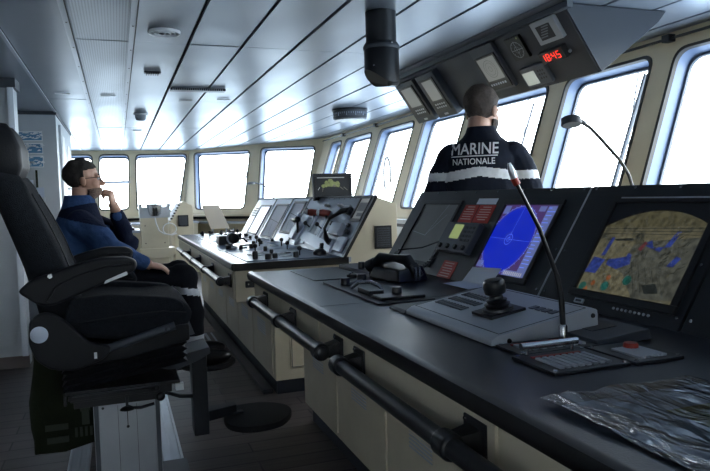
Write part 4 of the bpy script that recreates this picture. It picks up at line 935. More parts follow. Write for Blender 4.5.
# ================================================================== FAR END FURNITURE
def chairlampish(P, hx, name, label):
    t = thing(name, label, 'lamp', P[0]); mb = MB(); mb.tube(P, .009, 8); obj('neck', mb, 'greypl', t)
    mb = MB(); mb.lathe(hx, [(.02, .03), (.045, .02), (.045, 0)], seg=16); obj('lamp_head', mb, 'greypl', t)
    mb = MB(); mb.lathe((P[0][0], P[0][1], P[0][2] - .02), [(.03, 0), (.03, .02), (.012, .03)], seg=16); obj('foot', mb, 'greypl', t)
chairlampish([(1.72, 7.6, 1.19), (1.735, 7.6, 1.23), (1.69, 7.6, 1.32), (1.61, 7.6, 1.405), (1.50, 7.6, 1.43)], (1.47, 7.6, 1.41), 'gooseneck_lamp', 'small lamp on a curved neck at the far end of the far console')
t = thing('wing_pedestal', 'cream pedestal topped by a grey bracket and metal instrument in front of the far windows', 'pedestal', (.45, 9.1, 0))
mb = MB(); mb.box(.275, .62, 9.0, 9.3, 0, 1.03); obj('column', mb, 'cream_console', t, bevel=.006)
mb = MB(); mb.prism([(.25, 8.97, .63), (.70, 8.97, .63), (.70, 8.97, .56), (.64, 8.97, .5), (.25, 8.97, .5)], (0, .3, 0)); obj('lower_box', mb, 'cream_console', t, bevel=.006)
mb = MB(); mb.box(.265, .65, 8.96, 9.3, 1.03, 1.17); mb.box(.26, .30, 8.93, 9.3, 1.17, 1.215); mb.box(.615, .655, 8.93, 9.3, 1.17, 1.215); h = obj('bracket', mb, 'silver', t, bevel=.004)
mb = MB(); mb.lathe((.455, 9.0, 0), [(.06, 1.05), (.085, 1.08), (.10, 1.19), (.115, 1.195), (.115, 1.21), (.09, 1.215)], seg=28); q = obj('instrument_bowl', mb, 'steel', t)
mb = MB(); mb.box(.43, .45, 8.90, 8.93, 1.06, 1.16); mb.box(.465, .485, 8.90, 8.93, 1.06, 1.16); obj('bowl_slots', mb, 'blackpl', q)
for x, z in ((.33, .93), (.57, .93), (.33, .70), (.57, .70)): mb = MB(); mb.lathe((x, 9.0, z), [(.009, 0), (.007, -.006)], (0, 1, 0), 10); obj('screw', mb, 'base', t)
mb = MB(); P = [V((.455, 8.96, 1.03)), V((.46, 8.94, .95))]
for k in range(40): P.append(V((.52 + .002 * k + .07 * math.sin(k * .32), 8.92, .86 + .06 * math.cos(k * .32) - .001 * k)))
mb.tube([(.455, 8.97, 1.04), (.465, 8.94, .96), (.50, 8.93, .86), (.56, 8.92, .82), (.66, 8.92, .80), (.72, 8.92, .82)], .009, 8)
P = [V((.63, 8.92, .88)) + V((.085 * math.cos(a), 0, .075 * math.sin(a))) for a in [k * .3 for k in range(22)]]; mb.tube(P, .008, 8); obj('cable', mb, 'whitepl', t, label='white coiled cable')
t = thing('wing_console', 'small cream cabinet with pointed top and black square grille, left of the beige panel', 'console', (.83, 9.2, 0))
mb = MB(); mb.prism([(.70, 9.1, 0), (.70, 9.1, .80), (.66, 9.1, .98), (.78, 9.1, 1.20), (.84, 9.1, 1.235), (.955, 9.1, 1.17), (.955, 9.1, 0)], (0, .5, 0)); obj('cabinet', mb, 'cream_console', t, bevel=.006)
mb = MB(); mb.box(.755, .89, 9.085, 9.1, .90, 1.05, 0); mb.box(.77, .875, 9.08, 9.09, .915, 1.035, 1); obj('grille', mb, ['blackpl', 'dgrey'], t)
mb = MB(); mb.prism([(.655, 9.05, .98), (.645, 9.05, .985), (.77, 9.05, 1.21), (.785, 9.05, 1.20)], (0, .55, 0)); f = obj('sloping_face', mb, 'paperb', t); mb = MB()
for k in range(6): mb.box(.655 + .02 * k, .68 + .02 * k, 9.02, 9.05, 1.0 + .035 * k, 1.02 + .035 * k)
obj('switches', mb, 'blackpl', f)
t = thing('wing_desk', 'low cream desk with a black lever unit under the two-pane window', 'desk', (-.1, 9.3, 0))
mb = MB(); mb.box(-.5, .27, 9.1, 9.9, 0, .84); obj('cabinet', mb, 'cream_console', t, bevel=.006)
mb = MB(); mb.box(-.51, .27, 9.08, 9.9, .84, .87); obj('desk_top', mb, 'palepanel', t, bevel=.004)
mb = MB(); mb.box(-.05, .2, 9.15, 9.5, .87, .90); b = obj('lever_unit', mb, 'blackpl', t, bevel=.006)
mb = MB(); mb.lathe((.09, 9.2, .90), [(.05, 0), (.04, .03), (.018, .04), (.018, .07), (.035, .09), (.03, .12)], seg=18); obj('lever_knob', mb, 'blackpl', b)
mb = MB(); mb.tube([(0, 9.2, .90), (.02, 9.2, .96), (.15, 9.2, .96), (.17, 9.2, .90)], .01, 8); obj('guard_rail', mb, 'steel', b)
t = thing('folding_panel', 'plain beige panel leaning behind the far console below the far window', 'panel', (1.2, 9.0, .6))
mb = MB(); mb.prism([(1.235, 9.5, .83), (1.50, 9.5, .83), (1.36, 9.5, 1.17), (1.12, 9.5, 1.17)], (0, .03, .0)); obj('board', mb, mat('beige_board', (.42, .38, .33), .5), t, bevel=.004)
mb = MB(); mb.box(1.25, 1.28, 9.54, 9.56, 0, .95); mb.box(1.45, 1.48, 9.54, 9.56, 0, .85); obj('support', mb, 'greypl', t)
chairlampish([(1.02, 11.6, .9), (1.03, 11.6, 1.2), (1.0, 11.6, 1.36), (.9, 11.6, 1.43), (.80, 11.6, 1.43)], (.76, 11.6, 1.415), 'chart_lamp', 'thin curved lamp in front of the window above the wing pedestal')
t = thing('window_bench', 'long low cream cabinet under the far windows, behind the wing pedestal', 'cabinet', (.3, 12.2, 0))
mb = MB(); mb.box(-1.6, 1.3, 11.7, 12.5, 0, .85); obj('cabinet', mb, 'cream_console', t, bevel=.006)
mb = MB(); mb.box(-1.62, 1.32, 11.68, 12.5, .85, .88); obj('top', mb, 'palepanel', t, bevel=.004)
t = thing('wall_cabinet', 'slim grey cabinet under the side window just right of the far console end', 'cabinet', (2.68, 5.85, 0))
mb = MB(); mb.box(2.62, 2.74, 5.55, 6.15, 0, 1.0); obj('box', mb, 'silver', t, bevel=.006); mb = MB(); mb.box(2.60, 2.625, 5.62, 6.08, .93, .96); obj('lip', mb, 'dgrey', t)

# ================================================================== LEFT WALL THINGS
random.seed(5)
for n, (z0, z1, l) in enumerate(((1.90, 2.0, 'topmost blue and white notice on the pale casing wall'), (1.77, 1.88, 'middle blue and white notice on the pale casing wall'), (1.63, 1.75, 'lowest blue and white notice with a torn edge on the pale casing wall'))):
    mb = MB(); mb.box(-.93, -.695, 7.543, 7.549, z0, z1, 0)
    mb.box(-.925, -.70, 7.5415, 7.543, z0 + .008, z1 - .012, 1)
    for k in range(26):
        x = -.92 + .2 * random.random(); z = z0 + .015 + (z1 - z0 - .035) * random.random(); mb.poly([(x, 7.541, z), (x + .03 + .02 * random.random(), 7.541, z + .004), (x + .022, 7.541, z + .012 + .01 * random.random())], 0)
    tag(obj('wall_notice', mb, ['paper', mat('notice_blue_%d' % n, (.10, .24, .40), .5)]), l, 'notice')
t = thing('leaflet_holder', 'clear wall holder with leaflets and a dark pen below the blue notices', 'leaflet holder', (-.80, 7.5, 1.3))
mb = MB(); mb.box(-.92, -.70, 7.50, 7.548, 1.28, 1.32, 0); mb.box(-.92, -.70, 7.5, 7.504, 1.32, 1.42, 1); obj('tray', mb, ['silver', 'palepanel'], t)
mb = MB(); mb.box(-.90, -.80, 7.515, 7.53, 1.32, 1.50); tag(obj('leaflets', mb, 'paperb', t), 'x', 'x'); 
del COL.objects[[o.name for o in COL.objects if o.name.startswith('leaflets')][0]]['category']; del COL.objects[[o.name for o in COL.objects if o.name.startswith('leaflets')][0]]['label']
mb = MB(); mb.box(-.775, -.755, 7.51, 7.53, 1.3, 1.6); obj('marker', mb, 'olive', t)
tag(obj('wall_switch', MB().box(-.76, -.70, 7.53, 7.549, 1.10, 1.17), 'whitepl', bevel=.003), 'small white switch low on the pale casing wall', 'switch')
# hatch in the deck beside the far console
t = thing('floor_hatch', 'dark hatch frame with a pale slotted strip let into the deck beside the far console', 'hatch', (.72, 5.9, 0))
mb = MB(); mb.box(.48, .90, 5.62, 6.25, .0005, .006); obj('hatch_plate', mb, 'darkblue', t)
mb = MB(); mb.box(.70, .725, 5.66, 6.2, .006, .01); mb.box(.76, .775, 5.66, 6.2, .006, .01); obj('metal_strip', mb, 'palepanel', t)
mb = MB(); mb.box(.53, .60, 5.85, 5.9, .006, .012); obj('recessed_handle', mb, 'steel', t)
tag(obj('floor_strip', MB().box(.82, .885, 4.1, 9, .0, .03), 'darkblue', bevel=.004), 'low dark metal strip on the deck along the foot of the far console', 'strip')

# ================================================================== PILOT CHAIRS
def build_chair(loc, label, cat, near_one=True):
    # local frame: X forward (towards the windows), Y along the consoles, centre at 0
    t = thing('pilot_chair', label, cat, loc)
    ox, oy = loc[0], loc[1]
    def W(mb): return mb.xf(Matrix.Translation((ox, oy, 0)))
    def slabY(prof, y0, y1, mb=None):
        mb = mb or MB(); return mb.prism([(x, y0, z) for x, z in prof], (0, y1 - y0, 0))
    def rprof(prof, r=.03, n=4):     # rounded polygon
        out = []; N = len(prof)
        for i in range(N):
            p, a, b = V(prof[i]), V(prof[i - 1]), V(prof[(i + 1) % N]); ra = min(r, (a - p).length * .45); rb = min(r, (b - p).length * .45)
            P0, P2 = p + (a - p).normalized() * ra, p + (b - p).normalized() * rb
            for k in range(n + 1):
                q = k / n; out.append(tuple(P0 * (1 - q) ** 2 + p * 2 * q * (1 - q) + P2 * q * q))
        return out
    # seat: centre cushion + bolsters
    seat = [(-.22, .755), (-.20, .87), (-.08, .885), (.09, .868), (.16, .872), (.215, .865), (.262, .82), (.250, .765), (.20, .735), (0, .72)]
    mb = slabY(rprof(seat, .03), -.235, .235); s = obj('seat', W(mb), 'fabric', t, bevel=.028, seg=3)
    b2 = [(x * .98, z + (.012 if z > .82 else 0)) for x, z in seat]
    for sg in (-1, 1):
        mb = slabY(rprof([(-.21, .80), (-.18, .895), (-.05, .905), (.12, .885), (.20, .872), (.24, .83), (.1, .80)], .03), sg * .19, sg * .25); obj('bolster', W(mb), 'fabric', s, bevel=.02, seg=3)
    for sg in (-1, 1): mb = MB(); mb.tube([(-.18, sg * .247, .805), (0, sg * .251, .82), (.15, sg * .251, .825), (.235, sg * .24, .81)], .003, 6); obj('seam_piping', W(mb), 'leather', s)
    # backrest, leaning back, narrowing to the top
    def ring(xf, xb, z, hw, dz):
        out = []
        for k in range(20):
            a = 2 * PI * k / 20; c_, s_ = math.cos(a), math.sin(a); e = .45
            cx_ = (abs(c_) ** e) * (1 if c_ > 0 else -1); sy_ = (abs(s_) ** e) * (1 if s_ > 0 else -1)
            x = (xf + xb) / 2 + (xf - xb) / 2 * cx_; q = (sy_ ** 2) * .028 * (1 if cx_ > 0 else 0)
            out.append(V((x + q, hw * sy_, z - dz * cx_)))
        return out
    mb = MB(); R_ = [ring(-.17, -.27, .79, .17, 0), ring(-.145, -.30, .83, .22, .01), ring(-.155, -.315, .90, .235, .015), ring(-.185, -.34, 1.0, .245, .02), ring(-.215, -.375, 1.1, .245, .03), ring(-.26, -.41, 1.2, .235, .03), ring(-.305, -.44, 1.29, .20, .03), ring(-.325, -.445, 1.345, .165, .03), ring(-.35, -.43, 1.37, .13, .02)]
    if not near_one: R_ = [r for r in R_[:6]]
    mb.loft(R_); br = obj('backrest', W(mb), 'fabric', t, ang=60)
    for sg in (-1, 1): mb = MB(); mb.tube([(-.15, sg * .15, .90), (-.18, sg * .155, 1.0), (-.213, sg * .155, 1.1), (-.256, sg * .145, 1.2)] + ([(-.30, sg * .12, 1.29)] if near_one else []), .003, 6); obj('seam_piping', W(mb), 'leather', br)
    if near_one:
        mb = MB(); mb.loft([ring(-.385, -.45, 1.335, .09, 0), ring(-.355, -.475, 1.355, .125, 0), ring(-.338, -.485, 1.40, .145, .005), ring(-.34, -.495, 1.47, .145, .005), ring(-.362, -.50, 1.525, .13, .005), ring(-.39, -.49, 1.555, .10, .0), ring(-.42, -.47, 1.563, .06, 0)])
        obj('headrest', W(mb), 'leather', t, ang=60)
        for sg in (-1, 1): mb = MB(); mb.tube([(-.42, sg * .05, 1.30), (-.42, sg * .05, 1.40)], .008, 8); obj('headrest_post', W(mb), 'steel', t)
    arm = [(-.345, .945), (-.30, .985), (-.26, .995), (-.14, 1.033), (-.06, 1.05), (.03, 1.047), (.06, 1.03), (.055, 1.0), (.03, .985), (-.06, .955), (-.13, .925), (-.235, .885), (-.28, .893)]
    for sg in ((-1, 1) if near_one else ()):
        y0, y1 = (-.33, -.262) if sg < 0 else (.262, .33)
        mb = slabY(rprof(arm, .02), y0, y1); a_ = obj('armrest', W(mb), 'leather', t, bevel=.014, seg=3)
        mb = slabY(rprof([(-.05, 1.042), (.03, 1.046), (.058, 1.03), (.05, 1.018), (-.05, 1.02), (-.16, .99), (-.24, .945), (-.25, .93), (-.23, .93), (-.15, .975), (-.05, 1.005), (.04, 1.006), (.05, 1.012), (-.04, 1.012), (-.15, .985), (-.25, .94), (-.2, .99), (-.12, 1.025)], .004, 2), y0 - .002, y0 + .004) if 0 else MB().tube([(-.25, y0 + .002, .905), (-.22, y0 - .002, .955), (-.15, y0 - .003, .99), (-.05, y0 - .003, 1.018), (.045, y0 - .002, 1.02)], .004, 6)
        obj('arm_seam', W(mb), 'blackpl', a_)
        mb = slabY(rprof([(-.058, .955), (-.052, .967), (.022, .996), (.026, .984)], .004), y0 - .004 if sg < 0 else y1 - .004, y0 + .004 if sg < 0 else y1 + .004); obj('adjuster_plate', W(mb), 'alu', a_)
        mb = MB(); mb.lathe((-.235, y0 if sg < 0 else y1, .995), [(.010, 0), (.008, .006)], (0, sg, 0), 12); obj('arm_bolt', W(mb), 'steel', a_)
        cov = [(-.315, .835), (-.275, .862), (-.23, .852), (-.185, .812), (-.12, .735), (-.055, .722), (-.045, .70), (-.07, .672), (-.17, .638), (-.255, .652), (-.30, .69), (-.32, .75)]
        yy = (-.30, -.255) if sg < 0 else (.255, .30)
        mb = slabY(rprof(cov, .02), *yy); c_ = obj('recliner_cover', W(mb), 'leather', t, bevel=.01)
        mb = MB(); mb.lathe((-.283, yy[0] if sg < 0 else yy[1], .785), [(.029, 0), (.030, .008), (.026, .010)], (0, sg, 0), 24); obj('cap', W(mb), 'palepanel', c_, label='pale round cap')
        mb = MB(); mb.obox((-.10, yy[0] if sg < 0 else yy[1], .69), (.010, .01, .022)); obj('marker', W(mb), 'whitepl', c_)
    mb = slabY(rprof([(-.24, .63), (-.24, .70), (0, .705), (.20, .765), (.245, .765), (.245, .70), (.0, .65)], .01), -.24, .24); sp = obj('seat_pan', W(mb), 'leather', t, bevel=.01)
    mb = MB(); mb.tube([(-.06, -.25, .70), (.0, -.25, .715), (.19, -.25, .765)], .016, 10); mb.ell((.16, -.262, .755), .01, seg=10); obj('pan_rail', W(mb), 'dgrey', sp)
    mb = MB(); mb.prism([(.235, -.2, .765), (.25, -.2, .765), (.268, -.2, .715), (.25, -.2, .71)], (0, .4, 0)); obj('front_plate', W(mb), 'alud', sp)
    # bellows
    rings = []
    for k in range(9):
        z = .565 + .0125 * k; ins = .018 if k % 2 else 0.
        rings.append([V((x, y, z + .16 * x * (1 if 1 else 0) + .012)) for x, y in ((-.225 + ins, -.225 + ins), (.235 - ins, -.225 + ins), (.235 - ins, .225 - ins), (-.225 + ins, .225 - ins))])
    mb = MB().loft(rings); obj('bellows', W(mb), 'leather', t, ang=20)
    mb = MB(); mb.box(-.215, .20, -.24, .24, .535, .548, 0); mb.box(-.205, .10, -.25, -.236, .515, .53, 0); mb.tube([(-.215, -.25, .50), (-.215, -.25, .54)], .006, 8, 1); mb.tube([(-.19, -.255, .535), (.12, -.255, .542)], .006, 8, 1)
    mb.box(-.20, .17, -.22, .22, .50, .535, 0); mb.box(-.19, .14, -.2, -.19, .47, .5, 0); mb.box(-.19, .14, .19, .2, .47, .5, 0); sb = obj('slide_frame', W(mb), ['blackpl', 'steel'], t, bevel=.002)
    mb = MB(); mb.tube([(.0, -.215, .50), (.0, -.22, .465), (.02, -.225, .455), (.05, -.225, .452), (.10, -.22, .46)], .006, 8); mb.lathe((.0, -.225, .452), [(.028, 0), (.02, .008), (.008, .012)], seg=16); obj('height_lever', W(mb), 'blackpl', sb)
    mb = MB(); mb.ell((.135, -.2, .515), .022, seg=12); mb.ell((.125, -.22, .485), .018, seg=12); mb.tube([(.13, -.2, .5), (.20, -.2, .47), (.25, -.2, .465)], .008, 8); mb.ell((.11, -.22, .52), .014, seg=10); obj('knobs', W(mb), 'blackpl', sb)
    mb = MB(); mb.box(.185, .215, -.22, -.19, .50, .525); obj('tab', W(mb), 'whitepl', sb)
    # footrest
    if near_one:
        mb = MB(); mb.prism([(.14, -.06, .555), (.20, -.06, .60), (.34, -.06, .625), (.345, -.06, .60), (.30, -.06, .575), (.20, -.06, .54)], (0, .2, 0)); fr_ = obj('footrest_bracket', W(mb), 'dgrey', t, bevel=.004)
        mb = MB(); mb.box(.272, .338, .03, .13, .215, .60); obj('footrest_column', W(mb), 'blackmet', t, bevel=.006)
        mb = MB(); mb.hexa([(.33, .04, .27), (.47, .09, .27), (.47, .15, .27), (.33, .12, .27), (.33, .04, .315), (.47, .09, .315), (.47, .15, .315), (.33, .12, .315)]); mb.box(.38, .50, .08, .115, .272, .282); ar = obj('footrest_arm', W(mb), 'blackmet', t, bevel=.004)
        mb = MB(); q = rprof([(.40, .06), (.44, .21), (.60, .23), (.71, .15), (.72, .03), (.63, -.11), (.48, -.12), (.41, -.05)], .08, 6)
        mb.prism([(x, y - .0, .245) for x, y in q], (0, 0, .028)); obj('footrest_pad', W(mb), 'leather', ar, bevel=.006)
    else:
        mb = MB(); mb.box(.2, .25, -.03, .03, .22, .55); obj('footrest_column', W(mb), 'blackmet', t, bevel=.006)
        mb = MB(); mb.lathe((.66, .0, .205), [(.165, 0), (.175, .01), (.175, .022), (.165, .03)], seg=32); mb.box(.22, .55, -.03, .03, .20, .23); obj('footrest_pad', W(mb), 'leather', t)
    # pedestal
    mb = MB(); mb.box(-.10, .10, -.12, .12, .40, .502); mb.box(-.125, -.10, -.1, .12, .06, .50, 1); mb.box(.10, .125, -.1, .12, .06, .50, 1); cl = obj('pedestal_column', W(mb), ['alu', 'alud'], t, bevel=.002)
    mb = MB(); mb.box(-.105, .105, -.15, -.10, .08, .462, 0); mb.box(-.125, -.105, -.152, -.02, .06, .468, 1); mb.box(.105, .125, -.152, -.02, .06, .468, 1); f = obj('pedestal_front', W(mb), ['alu', 'alud'], cl, bevel=.002)
    mb = MB(); mb.box(-.0015, .0015, -.1515, -.1495, .36, .46); mb.lathe((0, -.15, .36), [(.006, 0), (.005, -.002)], (0, 1, 0), 10); obj('slot', W(mb), 'blackpl', f)
    mb = MB(); mb.lathe((-.09, -.15, .445), [(.005, 0), (.005, -.002)], (0, 1, 0), 10); obj('screw', W(mb), 'blackpl', f)
    mb = MB()
    for x in (-.035, .035): mb.box(x - .0008, x + .0008, -.1513, -.1495, .09, .45)
    obj('panel_lines', W(mb), 'alud', f)
    mb = MB(); mb.box(-.27, .245, -.16, .16, .055, .08); obj('carriage', W(mb), 'alud', t, bevel=.004)
    return t
build_chair((0, 2.88, 0), 'tall black pilot chair with headrest and armrest on an aluminium pedestal, nearest the camera', 'chair')
build_chair((-.17, 4.20, 0), 'low-backed black chair under the sitting person, behind the tall pilot chair', 'chair', False)
for x0, x1, l in ((.148, .238, 'right-hand aluminium floor track under the pilot chairs'), (-.268, -.178, 'left-hand aluminium floor track under the pilot chairs')):
    mb = MB(); mb.box(x0, x1, 1.5, 5.0, 0, .028); mb.box(x0, x0 + .012, 1.5, 5.0, .028, .05); mb.box(x1 - .012, x1, 1.5, 5.0, .028, .05); mb.box((x0 + x1) / 2 - .006, (x0 + x1) / 2 + .006, 1.5, 5.0, .028, .04)
    tag(obj('floor_track', mb, 'alu', bevel=.002), l, 'track')
# canvas bag behind the chair
t = thing('canvas_bag', 'dark olive canvas bag hanging low behind the tall pilot chair', 'bag', (-.26, 3.1, .19))
rings = []
for k in range(9):
    z = .19 + .45 * k / 8; q = k / 8; w_ = .125 + .012 * math.sin(q * 5); d = .055 + .02 * math.sin(PI * (1 - q) * .8)
    cx_ = -.255 + .004 * math.sin(q * 9) - .0 * q; ring_ = []
    for a in range(24):
        an = 2 * PI * a / 24; c_, s_ = math.cos(an), math.sin(an); e = .35
        ring_.append(V((cx_ + w_ * (abs(c_) ** e) * (1 if c_ > 0 else -1) + .006 * noise.noise(V((a * .5, k * .7, 0))), 3.1 + d * (abs(s_) ** e) * (1 if s_ > 0 else -1) + .012 * noise.noise(V((a * .4, k * .6, 4))), z + .05 * (c_ > 0) * (1 - q) * .4)))
    rings.append(ring_)
mb = MB().loft(rings); b = obj('bag_body', mb, 'olive', t, ang=60)
mb = MB(); mb.box(-.185, -.155, 3.018, 3.03, .30, .46); mb.box(-.19, -.15, 3.016, 3.028, .36, .38); obj('strap', mb, 'strap', b)
mb = MB(); mb.box(-.33, -.24, 3.018, 3.026, .29, .315); mb.box(-.325, -.24, 3.018, 3.026, .235, .26); obj('label_patch', mb, 'strap', b)
mb = MB()
for k in range(5): mb.box(-.215 + .02 * k, -.205 + .02 * k, 3.018, 3.026, .25, .29)
obj('webbing', mb, 'strap', b)

# ================================================================== PEOPLE
def head_shapes(beard=False):
    s = MB()
    s.ell((0, -.012, .035), (.076, .097, .086)); s.ell((0, .034, -.030), (.060, .060, .082)); s.ell((0, .060, -.088), (.036, .034, .028))
    s.ell((0, .02, -.07), (.056, .06, .045))
    for g in (-1, 1):
        s.ell((g * .036, .056, -.030), (.028, .030, .032)); s.ell((g * .030, .078, .016), (.026, .014, .012))
        s.ell((g * .079, -.006, -.012), (.009, .019, .032), Euler((0, 0, -g * .35)).to_matrix()); s.ell((g * .012, .102, -.038), .009, seg=10)
    s.ell((0, .078, .018), (.020, .016, .014)); s.tube([(0, .086, .014), (0, .104, -.018), (0, .113, -.036)], [.008, .010, .013], 10); s.ell((0, .110, -.036), .0135, seg=12)
    s.ell((0, .088, -.064), (.024, .013, .006)); s.ell((0, .086, -.076), (.021, .013, .007))
    s.tube([(0, -.018, -.05), (0, -.030, -.12), (0, -.038, -.18)], [.056, .056, .064], 18)
    return s
def shell(c, r, pred, T, seg=84, jitter=.004, seed=0, scale=30):
    mb = MB(); mb.ell(c, r, seg=seg)
    keep = []
    for f in mb.f:
        cc = sum((mb.v[k] for k in f), V((0, 0, 0))) / len(f)
        if len(f) == 4 and pred(cc) or (len(f) > 4 and pred(cc)): keep.append(f)
    mb.f = keep; mb.mi = [0] * len(keep)
    used = sorted({i for f in keep for i in f}); ix = {a: n for n, a in enumerate(used)}; c = V(c)
    vs = []
    for i in used:
        v = mb.v[i]; vs.append(v + (v - c).normalized() * jitter * (noise.noise(v * scale + V((seed, 0, 0)))))
    inn = [v - (v - c).normalized() * .014 for v in vs]; n = len(vs)
    o = MB(); fs = [[ix[i] for i in f] for f in keep]; o.add(vs + inn, fs + [[i + n for i in f][::-1] for f in fs])
    cnt = {}
    for f in fs:
        for i in range(len(f)):
            e_ = (f[i], f[(i + 1) % len(f)]); k = tuple(sorted(e_)); cnt[k] = (cnt.get(k, (0,))[0] + 1, e_)
    for k, (q, e_) in cnt.items():
        if q == 1: o.f.append([e_[1], e_[0], e_[0] + n, e_[1] + n]); o.mi.append(0)
    return o.xf(T)
def hand_shapes(curl=.5, spread=.0, mir=1):
    s = MB(); s.ell((0, .045, 0), (.040, .052, .017)); s.tube([(0, -.03, 0), (0, .02, 0)], [.027, .030], 14)
    for i, L in enumerate((.92, 1.05, 1.0, .8)):
        x = mir * (.030 - .020 * i); p = V((x, .082 + (.006 if i in (1, 2) else 0), 0)); a = 0.; path = [V((x, .05, 0)), p]
        for l, c_ in ((.042, curl), (.027, curl * 1.3), (.020, curl * .8)):
            a += c_; p = p + V((mir * spread * (1.5 - i) * .02, math.cos(a) * l * L, -math.sin(a) * l * L)); path.append(p)
        s.limb(path, [.0095, .0100, .0088, .0080, .0072], 10)
    s.limb([(mir * .020, .015, -.004), (mir * .046, .040, -.012), (mir * .056, .066, -.022), (mir * .050, .088, -.030)], [.015, .013, .0105, .009], 10)
    return s
def Tm(loc, rz=0, rx=0, ry=0): return Matrix.Translation(loc) @ Euler((rx, ry, rz), 'XYZ').to_matrix().to_4x4()
def align(p, fwd, up):    # local +Y -> fwd, local +Z ~ up
    f = V(fwd).normalized(); r = f.cross(V(up)).normalized(); u = r.cross(f)
    return Matrix.Translation(V(p)) @ Matrix((r, f, u)).transposed().to_4x4()

# ---- standing person: local frame faces +Y, then turned towards the windows
SP = Tm((1.98, 3.33, 0), -math.radians(36)) @ Matrix.Diagonal((1, 1, 1.03, 1)); HT = 1.845
HS = Tm((1.98, 3.33, 0), -math.radians(36)) @ Tm((.0, .035, 1.715), -math.radians(26), -math.radians(8)) @ Matrix.Scale(1.13, 4)
bs = head_shapes().xf(HS)
tor = MB()
def er(c, rx, ry, n=28, rot=0, p=.85):
    out = []
    for k in range(n):
        a = 2 * PI * k / n; c_, s_ = math.cos(a), math.sin(a); out.append(V((c[0] + rx * math.copysign(abs(c_) ** p, c_), c[1] + ry * math.copysign(abs(s_) ** p, s_), c[2])))
    return out
tor.loft([er((0, 0, .86), .15, .11), er((0, 0, 1.05), .15, .11), er((0, 0, 1.3), .18, .12), er((0, .0, 1.45), .17, .10), er((0, .0, 1.52), .09, .07)])
for g in (-1, 1):
    tor.limb([(g * .095, 0, .92), (g * .10, .015, .50), (g * .11, 0, .09)], [.085, .06, .045]); tor.ell((g * .11, .05, .05), (.045, .12, .045))
    tor.limb([(g * .17, 0, 1.43), (g * .255, .02, 1.17), (g * .20, .25, 1.14)], [.055, .042, .03])
bs.merge(tor.xf(SP))
for g in (-1, 1):
    bs.merge(hand_shapes(.45, 0, -g).xf(SP @ align((g * .195, .27, 1.14), (-g * .15, 1, .02), (0, .1, 1))))
body = fuse(bs, .0055, 5)
person = obj('person', body, 'skin', None, ang=180)
tag(person, 'person standing with back turned, dark navy jacket with white lettering, beyond the radar', 'person')
# jacket
js = MB()
js.loft([er((0, 0, .90), .200, .145), er((0, -.005, 1.0), .205, .150), er((0, -.005, 1.15), .208, .152), er((0, -.005, 1.30), .212, .150), er((0, -.005, 1.40), .205, .138), er((0, 0, 1.46), .175, .115), er((0, 0, 1.515), .11, .085), er((0, .0, 1.56), .078, .075)])
for g in (-1, 1):
    js.ell((g * .165, 0, 1.415), (.085, .085, .075)); js.limb([(g * .185, 0, 1.40), (g * .245, -.01, 1.28), (g * .285, .0, 1.15), (g * .25, .12, 1.125), (g * .21, .23, 1.135)], [.078, .075, .068, .056, .044])
js = js.xf(SP); jk = fuse(js, .005, 9)
vs = []
for v in jk.v:
    n_ = noise.noise(V((v.x * 9, v.y * 9, v.z * 16))) * .010 + noise.noise(V((v.x * 26, v.y * 26, v.z * 34))) * .003; c = SP @ V((0, 0, v.z)); d = (v - c); d.z = 0; vs.append(v + d.normalized() * n_ * min(1, max(0, (1.5 - v.z) * 8)))
jk.v = vs
SPi = SP.inverted()
def jp(c):
    l = SPi @ c
    if abs(l.x) < .205 and l.y < .16: return 1 if 1.298 < l.z + .14 * abs(l.x) < 1.350 else 0
    return 1 if 1.277 < l.z < 1.325 else 0
paint(jk, jp)
jacket = obj('jacket', jk, ['navy', 'reflect'], person, ang=180, label='navy jacket with a silver reflective band')
mb = MB(); mb.loft([er((0, -.012, 1.49), .125, .105), er((0, -.012, 1.53), .094, .090), er((0, -.008, 1.570), .080, .082), er((0, -.008, 1.570), .070, .072), er((0, -.012, 1.50), .070, .068)]).xf(SP)
obj('collar', mb, 'navy', jacket, ang=60)
from mathutils.bvhtree import BVHTree
bvh = BVHTree.FromPolygons(jk.v, jk.f)
def back_text(s, cx_, cz_, size, m='white_txt', wid=None, bold=.0016):
    vs, fs = text2d(s, size)
    if wid:
        w_ = max(v.x for v in vs) - min(v.x for v in vs); k = wid / w_
        for v in vs: v.x *= k
    out = []
    for dx, dz in ((0, 0), (bold, bold), (-bold, bold), (bold, -bold), (-bold, -bold)):
        o2 = []
        for v in vs:
            p = SP @ V((cx_ + v.x + dx, -.6, cz_ + v.y + dz)); d = (SP.to_3x3() @ V((0, 1, 0)))
            h = bvh.ray_cast(p, d); q = h[0] if h[0] else p + d * .45
            o2.append(q - d * (.007 + .0002 * len(out)))
        out.append(o2)
    mb = MB()
    for o2 in out: mb.add(o2, fs)
    return mb
mb = back_text('MARINE', -.032, 1.417, .090, wid=.262, bold=.0009); obj('lettering', mb, 'white_txt', jacket, ang=180, label='white word MARINE')
mb = back_text('NATIONALE', -.035, 1.362, .047, wid=.235, bold=.0006); obj('lettering', mb, 'white_txt', jacket, ang=180, label='white word NATIONALE')
mb = MB(); vs = []; fs = []
for k in range(25):
    for dz in (0, .006):
        p = SP @ V((-.162 + .26 * k / 24, -.6, 1.404 + dz)); d = (SP.to_3x3() @ V((0, 1, 0))); h = bvh.ray_cast(p, d); vs.append((h[0] or p + d * .45) - d * .0075)
for k in range(24): fs.append((2 * k, 2 * k + 2, 2 * k + 3, 2 * k + 1))
mb.add(vs, fs); obj('underline', mb, 'white_txt', jacket, ang=180)
mb = shell((0, -.014, .038), (.083, .105, .095), lambda c: (c.z > .052 + .35 * max(0, c.y - .04)) or (c.y < .015 and c.z > -.045) or (c.y < -.03 and c.z > -.075), HS, jitter=.004, seed=2)
obj('hair', mb, 'hairb', person, ang=180, label='short brown hair')
